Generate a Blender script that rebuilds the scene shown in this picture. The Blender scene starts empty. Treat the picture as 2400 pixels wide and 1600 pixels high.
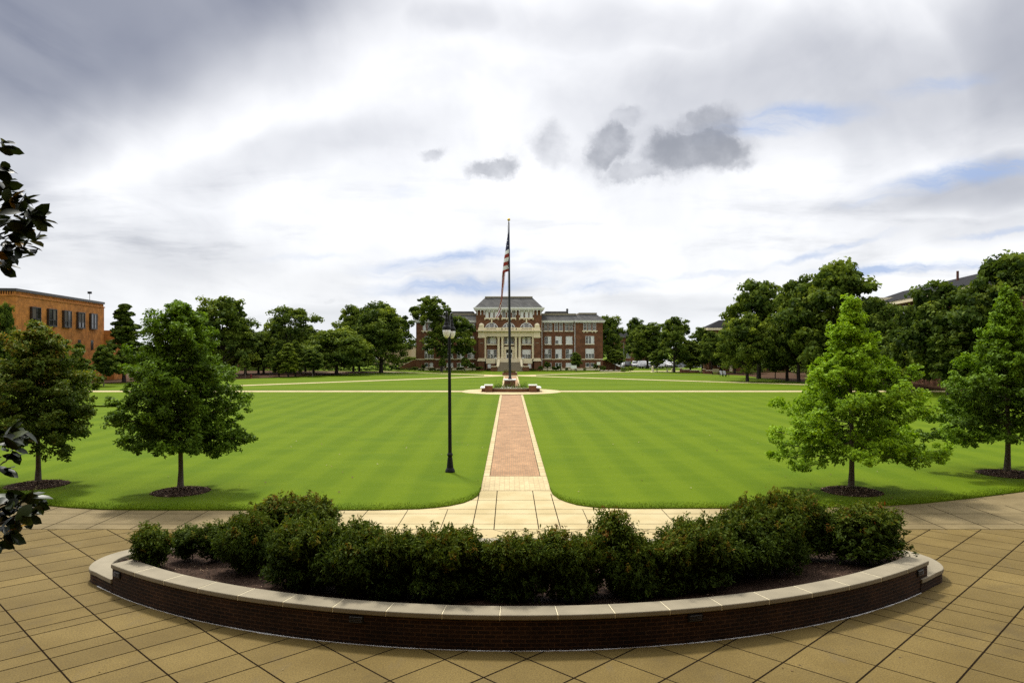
import bpy, math, random
import numpy as np
from mathutils import Vector, Matrix
sc = bpy.context.scene
COL = sc.collection
rad = math.radians
F = 1740.0          # focal length in photo pixels, used only to turn measured sizes into metres
def PX(px, Z): return (px - 1194.0) / F * Z
def PZ(py, Z): return 5.5 - (py - 815.0) / F * Z

# ------------------------------------------------------------------ mesh helpers
class MB:
    def __init__(s): s.v = []; s.f = []; s.m = []; s.uv = {}
    def add(s, vs, fs, mi=0):
        o = len(s.v); s.v += [tuple(p) for p in vs]
        for f in fs: s.f.append(tuple(o + i for i in f)); s.m.append(mi)
    def box(s, x0, x1, y0, y1, z0, z1, mi=0):
        s.add([(x0,y0,z0),(x1,y0,z0),(x1,y1,z0),(x0,y1,z0),(x0,y0,z1),(x1,y0,z1),(x1,y1,z1),(x0,y1,z1)],
              [(0,3,2,1),(4,5,6,7),(0,1,5,4),(1,2,6,5),(2,3,7,6),(3,0,4,7)], mi)
    def obox(s, c, ax, ay, az, hx, hy, hz, mi=0):
        c, ax, ay, az = Vector(c), Vector(ax), Vector(ay), Vector(az)
        vs = [c + ax*hx*i + ay*hy*j + az*hz*k for k in (-1,1) for j in (-1,1) for i in (-1,1)]
        s.add(vs, [(0,2,3,1),(4,5,7,6),(0,1,5,4),(1,3,7,5),(3,2,6,7),(2,0,4,6)], mi)
    def lathe(s, prof, n=16, c=(0,0,0), mi=0):
        vs = []; fs = []
        for r, z in prof:
            for k in range(n):
                a = 2*math.pi*k/n; vs.append((c[0]+r*math.cos(a), c[1]+r*math.sin(a), c[2]+z))
        for i in range(len(prof)-1):
            for k in range(n):
                k2 = (k+1) % n; fs.append((i*n+k, i*n+k2, (i+1)*n+k2, (i+1)*n+k))
        fs.append(tuple(range(n-1, -1, -1))); fs.append(tuple((len(prof)-1)*n+k for k in range(n)))
        s.add(vs, fs, mi)
    def tube(s, pts, rr, n=8, mi=0):
        pts = [Vector(p) for p in pts]; vs = []; fs = []
        for i, p in enumerate(pts):
            d = (pts[min(i+1, len(pts)-1)] - pts[max(i-1, 0)]).normalized()
            a = d.cross(Vector((0.13, 0.97, 0.21))); a = a.normalized() if a.length > 1e-4 else Vector((1,0,0))
            b = d.cross(a); r = rr[i] if hasattr(rr, '__len__') else rr
            for k in range(n):
                t = 2*math.pi*k/n; vs.append(p + a*math.cos(t)*r + b*math.sin(t)*r)
        for i in range(len(pts)-1):
            for k in range(n):
                k2 = (k+1) % n; fs.append((i*n+k, i*n+k2, (i+1)*n+k2, (i+1)*n+k))
        fs.append(tuple(range(n))); fs.append(tuple((len(pts)-1)*n+k for k in range(n-1, -1, -1)))
        s.add(vs, fs, mi)
    def prism(s, poly, z0, z1, mi=0):
        n = len(poly)
        vs = [(x,y,z0) for x,y in poly] + [(x,y,z1) for x,y in poly]
        s.add(vs, [tuple(range(n-1,-1,-1)), tuple(range(n,2*n))] + [(i,(i+1)%n,n+(i+1)%n,n+i) for i in range(n)], mi)
    def ribbon(s, A, B, z0, z1, mi=0, close=True):
        n = len(A); vs = []; fs = []
        for (ax,ay),(bx,by) in zip(A,B): vs += [(ax,ay,z0),(bx,by,z0),(bx,by,z1),(ax,ay,z1)]
        for i in range(n-1):
            o = i*4; p = o+4
            fs += [(o,p,p+3,o+3),(o+3,p+3,p+2,o+2),(o+2,p+2,p+1,o+1),(o+1,p+1,p,o)]
        fs += [(0,3,2,1),((n-1)*4,(n-1)*4+1,(n-1)*4+2,(n-1)*4+3)]
        s.add(vs, fs, mi)
    def build(s, name, mats, parent=None, smooth=False, bevel=0, loc=None):
        me = bpy.data.meshes.new(name); me.from_pydata(s.v, [], s.f)
        mats = mats if isinstance(mats, (list, tuple)) else [mats]
        for m in mats: me.materials.append(m)
        if len(mats) > 1: me.polygons.foreach_set('material_index', s.m)
        if smooth: me.polygons.foreach_set('use_smooth', [True]*len(me.polygons))
        me.update()
        o = bpy.data.objects.new(name, me); COL.objects.link(o)
        if parent is not None: o.parent = parent
        if loc: o.location = loc
        if bevel:
            b = o.modifiers.new('bevel', 'BEVEL'); b.width = bevel; b.segments = 2; b.limit_method = 'ANGLE'
        if smooth:
            pass
        return o

def thing(name, label, cat, loc=(0,0,0), group=None, rz=0):
    o = bpy.data.objects.new(name, None); COL.objects.link(o); o.empty_display_size = 0.3
    o.location = loc; o.rotation_euler = (0,0,rz); o['label'] = label; o['category'] = cat
    if group: o['group'] = group
    return o
def tag(o, label, cat, group=None):
    o['label'] = label; o['category'] = cat
    if group: o['group'] = group
    return o
def kind(o, k): o['kind'] = k; return o
def children(o): return [c for c in bpy.data.objects if c.parent == o]
def dup(root, kids, loc, rz=0, scale=(1,1,1), label=None, group=None):
    """copy of a thing and of each of its parts (kids: {part: [sub-parts]})"""
    r = root.copy(); COL.objects.link(r); r.location = loc; r.rotation_euler = (0,0,rz); r.scale = scale
    if label: r['label'] = label
    if group: r['group'] = group
    for ch, subs in kids:
        c = ch.copy(); COL.objects.link(c); c.parent = r
        for g in subs:
            d = g.copy(); COL.objects.link(d); d.parent = c
    return r

# ------------------------------------------------------------------ material helpers
class NT:
    def __init__(s, tree): s.t = tree; s.n = tree.nodes; s.l = tree.links
    def node(s, ty, **kw):
        x = s.n.new(ty)
        for k, v in kw.items(): setattr(x, k, v)
        return x
    def put(s, sock, val):
        if hasattr(val, 'is_output'): s.l.new(val, sock)
        elif val is not None: sock.default_value = val
    def math(s, op, a, b=None, c=None, clamp=False):
        x = s.node('ShaderNodeMath', operation=op, use_clamp=clamp); s.put(x.inputs[0], a)
        if b is not None: s.put(x.inputs[1], b)
        if c is not None: s.put(x.inputs[2], c)
        return x.outputs[0]
    def mix(s, f, a, b, blend='MIX'):
        x = s.node('ShaderNodeMix', data_type='RGBA', blend_type=blend)
        s.put(x.inputs[0], f); s.put(x.inputs[6], c4(a)); s.put(x.inputs[7], c4(b)); return x.outputs[2]
    def noise(s, vec, scale, detail=4, rough=.55, dist=0.0, color=False):
        x = s.node('ShaderNodeTexNoise'); s.put(x.inputs['Vector'], vec)
        x.inputs['Scale'].default_value = scale; x.inputs['Detail'].default_value = detail
        x.inputs['Roughness'].default_value = rough; x.inputs['Distortion'].default_value = dist
        return x.outputs['Color' if color else 'Fac']
    def ramp(s, fac, stops, interp='LINEAR'):
        x = s.node('ShaderNodeValToRGB'); x.color_ramp.interpolation = interp
        e = x.color_ramp.elements
        while len(e) < len(stops): e.new(0.5)
        for el, (p, c) in zip(e, stops): el.position = p; el.color = c4(c)
        s.put(x.inputs[0], fac); return x.outputs[0]
    def mrange(s, v, a, b, c=0.0, d=1.0, smooth=True):
        x = s.node('ShaderNodeMapRange', interpolation_type='SMOOTHSTEP' if smooth else 'LINEAR')
        s.put(x.inputs[0], v)
        for i, q in zip((1,2,3,4), (a,b,c,d)): s.put(x.inputs[i], q)
        return x.outputs[0]
    def mapping(s, vec, loc=(0,0,0), rot=(0,0,0), scale=(1,1,1), ty='POINT'):
        x = s.node('ShaderNodeMapping', vector_type=ty); s.put(x.inputs[0], vec)
        x.inputs[1].default_value = loc; x.inputs[2].default_value = rot; x.inputs[3].default_value = scale
        return x.outputs[0]
    def obj(s): return s.node('ShaderNodeTexCoord').outputs['Object']
    def world(s): return s.node('ShaderNodeNewGeometry').outputs['Position']
    def bump(s, h, strength=.3, dist=.02):
        x = s.node('ShaderNodeBump'); x.inputs['Strength'].default_value = strength
        x.inputs['Distance'].default_value = dist; s.put(x.inputs['Height'], h); return x.outputs[0]
def c4(c):
    if hasattr(c, 'is_output'): return c
    return tuple(c) if len(c) == 4 else (c[0], c[1], c[2], 1.0)

def new_mat(name):
    m = bpy.data.materials.new(name); m.use_nodes = True
    nt = NT(m.node_tree); b = nt.n.get('Principled BSDF'); return m, nt, b
def M_simple(name, col, rough=.6, metal=0.0, var=.15, scale=3.0, bump=.0, spec=.5):
    m, nt, b = new_mat(name)
    p = nt.obj(); n = nt.noise(p, scale, 5)
    nt.put(b.inputs['Base Color'], nt.mix(n, [x*(1-var) for x in col], [min(1, x*(1+var)) for x in col]))
    b.inputs['Roughness'].default_value = rough; b.inputs['Metallic'].default_value = metal
    b.inputs['Specular IOR Level'].default_value = spec
    if bump: nt.put(b.inputs['Normal'], nt.bump(nt.noise(p, scale*8, 6), bump, .01))
    return m
def M_brick(name, c1, c2, mortar, bw=.213, bh=.075, mort=.01, vec='box', blotch=(.75, 1.2), rough=.85, stain=None, bump=.25):
    m, nt, b = new_mat(name)
    if vec == 'uv': v = nt.node('ShaderNodeTexCoord').outputs['UV']
    else:
        sx = nt.node('ShaderNodeSeparateXYZ'); nt.put(sx.inputs[0], nt.obj())
        cx = nt.node('ShaderNodeCombineXYZ')
        if vec == 'top': nt.put(cx.inputs[0], sx.outputs[1]); nt.put(cx.inputs[1], sx.outputs[0])
        else: nt.put(cx.inputs[0], nt.math('ADD', sx.outputs[0], sx.outputs[1])); nt.put(cx.inputs[1], sx.outputs[2])
        v = cx.outputs[0]
    t = nt.node('ShaderNodeTexBrick', offset=.5); nt.put(t.inputs['Vector'], v)
    t.inputs['Scale'].default_value = 1.0; t.inputs['Brick Width'].default_value = bw; t.inputs['Row Height'].default_value = bh
    t.inputs['Mortar Size'].default_value = mort; t.inputs['Mortar Smooth'].default_value = .15; t.inputs['Bias'].default_value = -.1
    t.inputs['Color1'].default_value = c4(c1); t.inputs['Color2'].default_value = c4(c2); t.inputs['Mortar'].default_value = c4(mortar)
    n = nt.noise(v, .9, 6, .6); n2 = nt.noise(v, 5.0, 4, .6)
    f = nt.mrange(n, .3, .7, blotch[0], blotch[1]); f = nt.math('MULTIPLY', f, nt.mrange(n2, .25, .75, .85, 1.15))
    mul = nt.node('ShaderNodeVectorMath', operation='SCALE'); nt.put(mul.inputs[0], t.outputs['Color']); nt.put(mul.inputs['Scale'], f)
    out = mul.outputs[0]
    if stain:
        s = nt.noise(v, 2.2, 3, .5); k = nt.mrange(s, stain[1], stain[1]+.1); out = nt.mix(nt.math('MULTIPLY', k, t.outputs['Fac']), out, stain[0])
    nt.put(b.inputs['Base Color'], out); b.inputs['Roughness'].default_value = rough
    b.inputs['Specular IOR Level'].default_value = .25
    if bump: nt.put(b.inputs['Normal'], nt.bump(nt.math('SUBTRACT', 1.0, t.outputs['Fac']), bump, .006))
    return m
def M_leaf(name, stops, rough=.45, trans=.35, spec=.4, hue=True):
    m, nt, b = new_mat(name)
    a = nt.node('ShaderNodeAttribute', attribute_name='tint').outputs['Fac']
    if hue:
        h = nt.node('ShaderNodeAttribute', attribute_type='OBJECT', attribute_name='tone').outputs['Fac']
        a = nt.math('ADD', a, h, clamp=True)
    col = nt.ramp(a, stops)
    nt.put(b.inputs['Base Color'], col); b.inputs['Roughness'].default_value = rough; b.inputs['Specular IOR Level'].default_value = spec
    tr = nt.node('ShaderNodeBsdfTranslucent'); nt.put(tr.inputs['Color'], nt.mix(.5, col, nt.mix(1.0, col, (1.6, 1.5, .5), 'MULTIPLY')))
    mx = nt.node('ShaderNodeMixShader'); mx.inputs[0].default_value = trans
    nt.l.new(b.outputs[0], mx.inputs[1]); nt.l.new(tr.outputs[0], mx.inputs[2])
    nt.l.new(mx.outputs[0], nt.n['Material Output'].inputs['Surface'])
    return m

# ------------------------------------------------------------------ foliage
def norm(a): return a / np.maximum(np.linalg.norm(a, axis=1, keepdims=True), 1e-6)
def leaf_obj(name, C, Nn, size, tint, mat, parent=None, rng=None, width=.3, tdir=None, shape='quad', fold=.12):
    n = len(C); Nn = norm(Nn)
    t = rng.normal(size=(n,3)) if tdir is None else tdir
    t = norm(t - Nn * np.sum(t*Nn, axis=1, keepdims=True)); b = np.cross(Nn, t)
    s = np.asarray(size).reshape(-1,1) * np.ones((n,1))
    if shape == 'quad':
        V = np.stack([C - t*s*.5, C + b*s*width + Nn*s*fold, C + t*s*.5, C - b*s*width + Nn*s*fold], axis=1)
        k = 4; faces = (np.arange(n*4)).reshape(n,4)
    else:   # long elliptical leaf, folded along the midrib and drooping at the tip
        prof = [(-.5,.0),(-.3,.62),(-.02,1.0),(.26,.78),(.5,.0)]
        rows = []
        for (q, w) in prof:
            mid = C + t*s*q - Nn*s*(.16*(q+.5)**2)
            rows.append((mid, mid + b*s*width*w + Nn*s*fold*w, mid - b*s*width*w + Nn*s*fold*w))
        V = np.stack([rows[0][0]] + [x for r in rows[1:4] for x in r] + [rows[4][0]], axis=1); k = 11
        pat = [(0,1,2),(0,3,1),(1,4,5,2),(1,3,6,4),(4,7,8,5),(4,6,9,7),(7,10,8),(7,9,10)]
    me = bpy.data.meshes.new(name)
    if shape == 'quad':
        me.vertices.add(n*4); me.vertices.foreach_set('co', V.reshape(-1).astype(np.float32))
        me.loops.add(n*4); me.loops.foreach_set('vertex_index', faces.reshape(-1).astype(np.int32))
        me.polygons.add(n); me.polygons.foreach_set('loop_start', (np.arange(n)*4).astype(np.int32))
    else:
        fs = [tuple(i*k + q for q in p) for i in range(n) for p in pat]
        me.from_pydata(V.reshape(-1,3).tolist(), [], fs); me.polygons.foreach_set('use_smooth', [True]*len(me.polygons))
    me.update(calc_edges=True)
    at = me.attributes.new('tint', 'FLOAT', 'POINT'); at.data.foreach_set('value', np.repeat(np.asarray(tint, dtype=np.float32), k))
    me.materials.append(mat)
    o = bpy.data.objects.new(name, me); COL.objects.link(o)
    if parent is not None: o.parent = parent
    return o
def sphere_dirs(rng, n): return norm(rng.normal(size=(n,3)))

def lobe_crown(rng, lobes, sub=9, per=55, size=.3, flat=.75, subr=.42, keep=.0, var=.16, updir=.5):
    """leaf clumps on lumpy lobes: lobes = list of (centre, radius)"""
    Cs, Ns, Ts, Ss = [], [], [], []
    for (c, r) in lobes:
        c = np.array(c); d = sphere_dirs(rng, sub); d[:,2] = np.where(d[:,2] < -.45, -d[:,2], d[:,2])
        tl = rng.normal(0, var*.5)
        for k in range(sub):
            if rng.random() < keep: continue
            sc_ = c + d[k]*r*np.array([1,1,flat])*rng.uniform(.62, 1.05); sr = r*subr*rng.uniform(.6, 1.25)
            n = max(6, int(per*rng.uniform(.6,1.3)))
            q = sphere_dirs(rng, n); rr = rng.random((n,1))**.45
            P = sc_ + q*rr*sr*np.array([1,1,.62])
            Cs.append(P); Ns.append(q*.7 + rng.normal(size=(n,3))*.6 + np.array([0,0,updir]))
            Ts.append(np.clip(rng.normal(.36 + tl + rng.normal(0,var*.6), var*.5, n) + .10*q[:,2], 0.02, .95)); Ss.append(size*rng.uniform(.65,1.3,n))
    return np.vstack(Cs), np.vstack(Ns), np.concatenate(Ts), np.concatenate(Ss)

# ------------------------------------------------------------------ camera, world, sun
cam = bpy.data.cameras.new('camera'); co = bpy.data.objects.new('camera', cam); COL.objects.link(co)
co.location = (0, 0, 5.5); co.rotation_euler = (rad(90), 0, 0)
cam.sensor_width = 36; cam.lens = F/2400*36; cam.shift_x = .0025; cam.shift_y = .00625
cam.clip_start = .1; cam.clip_end = 6000; sc.camera = co
sc.view_settings.view_transform = 'Standard'; sc.view_settings.look = 'None'
sc.view_settings.exposure = EXPO = 0.0; sc.view_settings.gamma = 1.0
sc.cycles.max_bounces = 6; sc.cycles.diffuse_bounces = 3; sc.cycles.transparent_max_bounces = 4
sc.cycles.use_denoising = False

SUN_EL, SUN_AZ = rad(56), rad(-24)     # ahead of the viewer, a little to the left, behind thin cloud
sl = bpy.data.lights.new('sun', 'SUN'); sl.energy = 3.8; sl.angle = rad(7); sl.color = (1, .95, .86)
so = bpy.data.objects.new('sun', sl); COL.objects.link(so)
sd = Vector((math.sin(SUN_AZ)*math.cos(SUN_EL), math.cos(SUN_AZ)*math.cos(SUN_EL), math.sin(SUN_EL)))
so.rotation_euler = sd.to_track_quat('Z', 'Y').to_euler(); so.location = (0, 60, 80)

w = bpy.data.worlds.new('World'); sc.world = w; w.use_nodes = True
nt = NT(w.node_tree); nt.n.clear()
out = nt.node('ShaderNodeOutputWorld')
d = nt.node('ShaderNodeTexCoord').outputs['Generated']
sx = nt.node('ShaderNodeSeparateXYZ'); nt.put(sx.inputs[0], d); dx, dy, dz = sx.outputs
ys = nt.math('MAXIMUM', dy, .06)
uu = nt.math('DIVIDE', dx, ys); vv = nt.math('DIVIDE', dz, ys)
cuv = nt.node('ShaderNodeCombineXYZ'); nt.put(cuv.inputs[0], uu); nt.put(cuv.inputs[1], vv)
zs = nt.math('ADD', nt.math('MAXIMUM', dz, .0), .10)
cp = nt.node('ShaderNodeCombineXYZ')
nt.put(cp.inputs[0], nt.math('DIVIDE', dx, zs)); nt.put(cp.inputs[1], nt.math('DIVIDE', dy, zs))
plane = cp.outputs[0]
def warp(vec, scale, amp, detail=4, z=0.0):
    n = nt.noise(nt.mapping(vec, loc=(z, z*.7, z)), scale, detail, .6, color=True)
    s_ = nt.node('ShaderNodeVectorMath', operation='SUBTRACT'); nt.put(s_.inputs[0], n); s_.inputs[1].default_value = (.5,.5,.5)
    m_ = nt.node('ShaderNodeVectorMath', operation='SCALE'); nt.put(m_.inputs[0], s_.outputs[0]); m_.inputs['Scale'].default_value = amp
    a_ = nt.node('ShaderNodeVectorMath', operation='ADD'); nt.put(a_.inputs[0], vec); nt.put(a_.inputs[1], m_.outputs[0])
    f_ = nt.node('ShaderNodeVectorMath', operation='MULTIPLY'); nt.put(f_.inputs[0], a_.outputs[0]); f_.inputs[1].default_value = (1,1,0)
    return f_.outputs[0]
soft = warp(cuv.outputs[0], 3.2, .16, 3); fine = warp(warp(cuv.outputs[0], 9.0, .085, 7, 3.1), 30.0, .026, 5, 5.2)
streak = warp(nt.mapping(cuv.outputs[0], scale=(1,1,1)), 9.0, .05, 5, 1.7)
def blob(vec, xd, yd, a, b, rot=0, edge=.6):   # a cloud mass by its direction: centre, half extents (photo display pixels)
    u0 = (xd*1.0204 - 1194)/F; v0 = (815 - yd*1.0204)/F
    q = nt.mapping(vec, loc=(u0, v0, 0), rot=(0,0,rad(rot)), scale=(a*1.0204/F, b*1.0204/F, 1), ty='TEXTURE')
    L = nt.node('ShaderNodeVectorMath', operation='LENGTH'); nt.put(L.inputs[0], q)
    return nt.mrange(L.outputs['Value'], 1+edge, 1-edge)
def union(ms):
    r = ms[0]
    for m_ in ms[1:]: r = nt.math('MAXIMUM', r, m_)
    return r
def times(m_, k): return nt.math('MULTIPLY', m_, k)
# high grey sheets, streaked towards the horizon
sheet = nt.noise(nt.mapping(plane, rot=(0,0,rad(12)), scale=(1.5,.45,1)), 1.0, 4, .5, .25)
sheet2 = nt.noise(nt.mapping(plane, loc=(3,1,0), rot=(0,0,rad(14)), scale=(2.6,1.0,1)), 1.0, 7, .6, .5)
grey = union([times(blob(soft, 150, 60, 760, 250, 14, .55), 1.0), times(blob(soft, 0, 330, 420, 130, 22, .6), .62),
              times(blob(soft, 130, 560, 620, 105, -6, .7), .34), times(blob(soft, 640, 370, 330, 45, 10, .7), .3),
              times(blob(soft, 1960, 190, 560, 150, 6, .7), .62), times(blob(soft, 2440, 90, 330, 200, 20, .7), .80), times(blob(soft, 1500, 60, 420, 60, -4, .7), .3),
              times(blob(soft, 2330, 400, 330, 60, 16, .7), .75), times(blob(soft, 2250, 520, 330, 45, 10, .7), .3),
              times(blob(soft, 800, 640, 500, 60, 0, .7), .22), times(blob(soft, 1020, 30, 140, 45, 0, .7), .4),
              times(blob(soft, 830, 725, 160, 28, 0, .6), .42), times(blob(soft, 1560, 700, 200, 30, 0, .6), .3)])
st1 = nt.noise(nt.mapping(warp(cuv.outputs[0], 2.0, .03, 2), rot=(0,0,rad(-5)), scale=(3.0,17,1)), 1.0, 7, .6, .1); st2 = nt.noise(nt.mapping(streak, loc=(3,2,0), rot=(0,0,rad(-7)), scale=(5,34,1)), 1.0, 6, .62, .3)
grey = nt.math('MULTIPLY', grey, nt.mrange(sheet, .25, .75, .70, 1.0))
grey = nt.math('ADD', grey, nt.mrange(sheet2, .45, .85, 0.0, .13), clamp=True)
blue = union([times(blob(streak, 1010, 603, 150, 20, 6, .7), .8), times(blob(streak, 1060, 655, 180, 20, 4, .7), .85),
              times(blob(streak, 1405, 660, 90, 13, 2, .7), .8), times(blob(streak, 1560, 635, 170, 8, 2, .7), .5),
              times(blob(streak, 2090, 618, 190, 13, 4, .6), .95), times(blob(streak, 1920, 580, 130, 9, 14, .6), .6),
              times(blob(streak, 1780, 285, 170, 26, 8, .7), .8), times(blob(streak, 2160, 195, 110, 20, 8, .7), .45),
              times(blob(streak, 2260, 385, 240, 24, 14, .7), .85), times(blob(streak, 2330, 535, 130, 8, 6, .7), .5), times(blob(streak, 950, 437, 60, 14, 0, .7), .2),
              times(blob(streak, 1300, 610, 130, 14, 0, .7), .3), times(blob(streak, 700, 590, 90, 8, 0, .7), .25)])
puff = union([times(blob(fine, 990, 348, 44, 18, 14, .42), .62), times(blob(fine, 1130, 384, 60, 25, 4, .42), .78),
              times(blob(fine, 1268, 335, 46, 62, 10, .6), .66), times(blob(fine, 1400, 335, 80, 52, 20, .42), 1.0), times(blob(fine, 1450, 345, 250, 48, 4, .7), .5), times(blob(fine, 1450, 275, 50, 28, 0, .42), .6), times(blob(fine, 1470, 390, 110, 24, 4, .42), .72),
              times(blob(fine, 1600, 350, 130, 60, 4, .42), 1.0), times(blob(fine, 1630, 290, 95, 42, 12, .42), .8), times(blob(fine, 1660, 370, 70, 36, 0, .42), .8),
              times(blob(fine, 1385, 655, 26, 10, 0, .42), -.0), times(blob(fine, 745, 695, 14, 8, 0, .42), .5), times(blob(fine, 948, 690, 36, 24, 0, .4), .28)])
pn = nt.noise(nt.mapping(cuv.outputs[0], loc=(2,5,1)), 13, 8, .6)
puff = nt.mrange(nt.math('ADD', puff, nt.math('MULTIPLY', nt.math('SUBTRACT', pn, .5), 1.1)), .06, 1.22)
white = nt.mix(nt.mrange(nt.noise(soft, 6, 4), .3, .7), (1.0,1.005,1.03), (1.18,1.18,1.19))
blue = nt.math('MULTIPLY', blue, nt.mrange(st2, .38, .66, .25, 1.25), clamp=True)
lowsky = nt.mrange(vv, .34, .10)
wisp = nt.math('MULTIPLY', nt.mrange(st1, .50, .72), nt.math('MULTIPLY', lowsky, .36))
grey = nt.math('ADD', grey, wisp, clamp=True)
col = nt.mix(times(grey, .90), white, (.155,.173,.250))
col = nt.mix(times(blue,.85), col, (.40,.53,.82))
col = nt.mix(times(puff, .86), col, nt.mix(nt.mrange(puff, .35, 1.0), (.47,.48,.53), (.27,.28,.32)))
low = nt.mrange(dz, -.02, .10)         # paler air near the horizon
col = nt.mix(low, (.86,.90,.97), col)
# the deck overhead, out of the picture, is the brightest part: the sun stands behind it
ahead = nt.math('ADD', nt.math('MULTIPLY', dx, sd.x), nt.math('ADD', nt.math('MULTIPLY', dy, sd.y), nt.math('MULTIPLY', dz, sd.z)))
over = nt.mrange(dz, .46, .74, 0.0, 1.0)
boost = nt.math('ADD', 1.0, nt.math('MULTIPLY', over, nt.mrange(ahead, .3, 1.0, .15, 1.05)))
cm = nt.mix(over, col, (1.0,1.0,1.0))
behind = nt.mrange(dy, .05, -.1)
cm = nt.mix(nt.math('MULTIPLY', behind, nt.math('SUBTRACT', 1.0, over)), cm, (1.0,1.03,1.08))
bgc = nt.node('ShaderNodeBackground'); nt.put(bgc.inputs[0], cm); nt.put(bgc.inputs[1], boost)
sky = nt.node('ShaderNodeTexSky', sky_type='NISHITA', sun_disc=False)
sky.sun_elevation = SUN_EL; sky.sun_rotation = SUN_AZ
bgs = nt.node('ShaderNodeBackground'); nt.put(bgs.inputs[0], sky.outputs[0]); bgs.inputs[1].default_value = .1
mx = nt.node('ShaderNodeMixShader'); mx.inputs[0].default_value = .9   # thin cloud nearly everywhere
nt.l.new(bgs.outputs[0], mx.inputs[1]); nt.l.new(bgc.outputs[0], mx.inputs[2]); nt.l.new(mx.outputs[0], out.inputs[0])
w.cycles.sampling_method = 'MANUAL'; w.cycles.sample_map_resolution = 1024

# ------------------------------------------------------------------ materials
STONE = M_simple('limestone', (.265,.230,.160), .85, var=.30, scale=1.7, bump=.12, spec=.25)
CREAM = M_simple('cream_stone', (.78,.68,.46), .8, var=.12, scale=1.2, spec=.25)
WHITE = M_simple('white_paint', (.80,.79,.75), .5, var=.05)
BLACK = M_simple('black_metal', (.007,.007,.0075), .55, 0, .2, 6, spec=.25)
BRONZE = M_simple('dark_bronze', (.045,.04,.038), .4, .3)
ROOF = M_brick('slate_roof', (.085,.083,.078), (.062,.062,.062), (.04,.04,.04), .6, .35, .02, blotch=(.7,1.25))
DROOF = M_simple('dark_roof', (.022,.022,.024), .9, var=.25, scale=1.5, spec=.05)
GLASS, _g, _b = new_mat('window_glass')
_b.inputs['Base Color'].default_value = (.03,.035,.045,1); _b.inputs['Roughness'].default_value = .08; _b.inputs['Specular IOR Level'].default_value = .9
_g.put(_b.inputs['Base Color'], _g.mix(_g.noise(_g.mapping(_g.world(), scale=(.31,1,.37)), 1.0, 2), (.008,.01,.014), (.13,.14,.15)))
DGLASS = M_simple('tinted_glass', (.018,.016,.015), .12, 0, .5, .35, spec=.7)
BLIND = M_simple('blind', (.74,.74,.72), .7, var=.06)
BRICK = M_brick('red_brick', (.185,.066,.026), (.135,.049,.020), (.15,.095,.06), blotch=(.72,1.22), bump=0)
OBRICK = M_brick('orange_brick', (.50,.180,.032), (.37,.132,.025), (.36,.19,.07), bw=.32, bh=.11, mort=.012, blotch=(.72,1.25), bump=0)
WBRICK = M_brick('planter_brick', (.034,.015,.007), (.016,.008,.005), (.080,.040,.018), vec='uv', blotch=(.5,1.25), stain=((.20,.14,.085), .69), bump=.5)
PBRICK = M_brick('paving_brick', (.37,.205,.100), (.29,.170,.088), (.20,.15,.085), bw=.2, bh=.1, mort=.007, vec='top', blotch=(.82,1.18), bump=.1)
TBRICK = M_brick('tan_paving', (.50,.40,.22), (.46,.365,.195), (.36,.28,.15), bw=2.4, bh=.2, mort=.012, vec='top', blotch=(.93,1.06), bump=.1)
BARK = M_simple('bark', (.13,.11,.085), .9, var=.45, scale=7, bump=.6, spec=.1)
DBARK = M_simple('dark_bark', (.045,.037,.03), .9, var=.4, scale=4, bump=.5, spec=.1)
GOLD, _g, _b = new_mat('gilded_metal'); _b.inputs['Base Color'].default_value = (.65,.42,.10,1); _b.inputs['Metallic'].default_value = .9; _b.inputs['Roughness'].default_value = .3
LAMPG, _g, _b = new_mat('lamp_globe'); _b.inputs['Base Color'].default_value = (.9,.9,.84,1); _b.inputs['Roughness'].default_value = .25

# concrete plaza
CONC, nt, b = new_mat('concrete'); p = nt.world()
n1 = nt.noise(p, .55, 5, .6); n2 = nt.noise(p, 38, 3, .6); n3 = nt.noise(nt.mapping(p, scale=(1,.35,1)), 1.6, 5, .65)
c = nt.mix(nt.mrange(n1, .3, .7), (.145,.099,.024), (.20,.141,.041))
c = nt.mix(nt.mrange(n2, .35, .7, 0, .75), c, (.080,.055,.018))
c = nt.mix(nt.mrange(n3, .56, .74, 0, .5), c, (.12,.09,.045))
c = nt.mix(nt.mrange(nt.noise(p, 75, 2, .5), .66, .74, 0, .6), c, (.36,.30,.18))
sv = nt.node('ShaderNodeAttribute', attribute_name='tint').outputs['Fac']
vs_ = nt.node('ShaderNodeVectorMath', operation='SCALE'); nt.put(vs_.inputs[0], c); nt.put(vs_.inputs['Scale'], nt.mrange(sv, 0, 1, .90, 1.09, False))
c = nt.mix(nt.mrange(nt.noise(p, .33, 6, .7), 0.52, .68, 0, .5), vs_.outputs[0], (.078,.056,.022))
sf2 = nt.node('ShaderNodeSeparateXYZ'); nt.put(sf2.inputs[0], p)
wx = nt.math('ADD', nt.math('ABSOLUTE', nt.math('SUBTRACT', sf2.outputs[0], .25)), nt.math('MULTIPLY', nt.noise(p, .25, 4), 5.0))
c = nt.mix(nt.math('MULTIPLY', nt.mrange(wx, 12.0, 5.5), nt.mrange(sf2.outputs[1], 19.0, 21.5)), c, nt.mix(n1, (.40,.315,.15), (.48,.39,.21)))  # forecourt's painted light falloff continued on the slabs: brighter middle
spot = nt.node('ShaderNodeTexVoronoi'); nt.put(spot.inputs['Vector'], p); spot.inputs['Scale'].default_value = 1.3
c = nt.mix(nt.mrange(spot.outputs['Distance'], .045, .02), c, (.05,.035,.02))
nt.put(b.inputs['Base Color'], c); b.inputs['Roughness'].default_value = .85; b.inputs['Specular IOR Level'].default_value = .2
nt.put(b.inputs['Normal'], nt.bump(n2, .25, .004))
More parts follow.
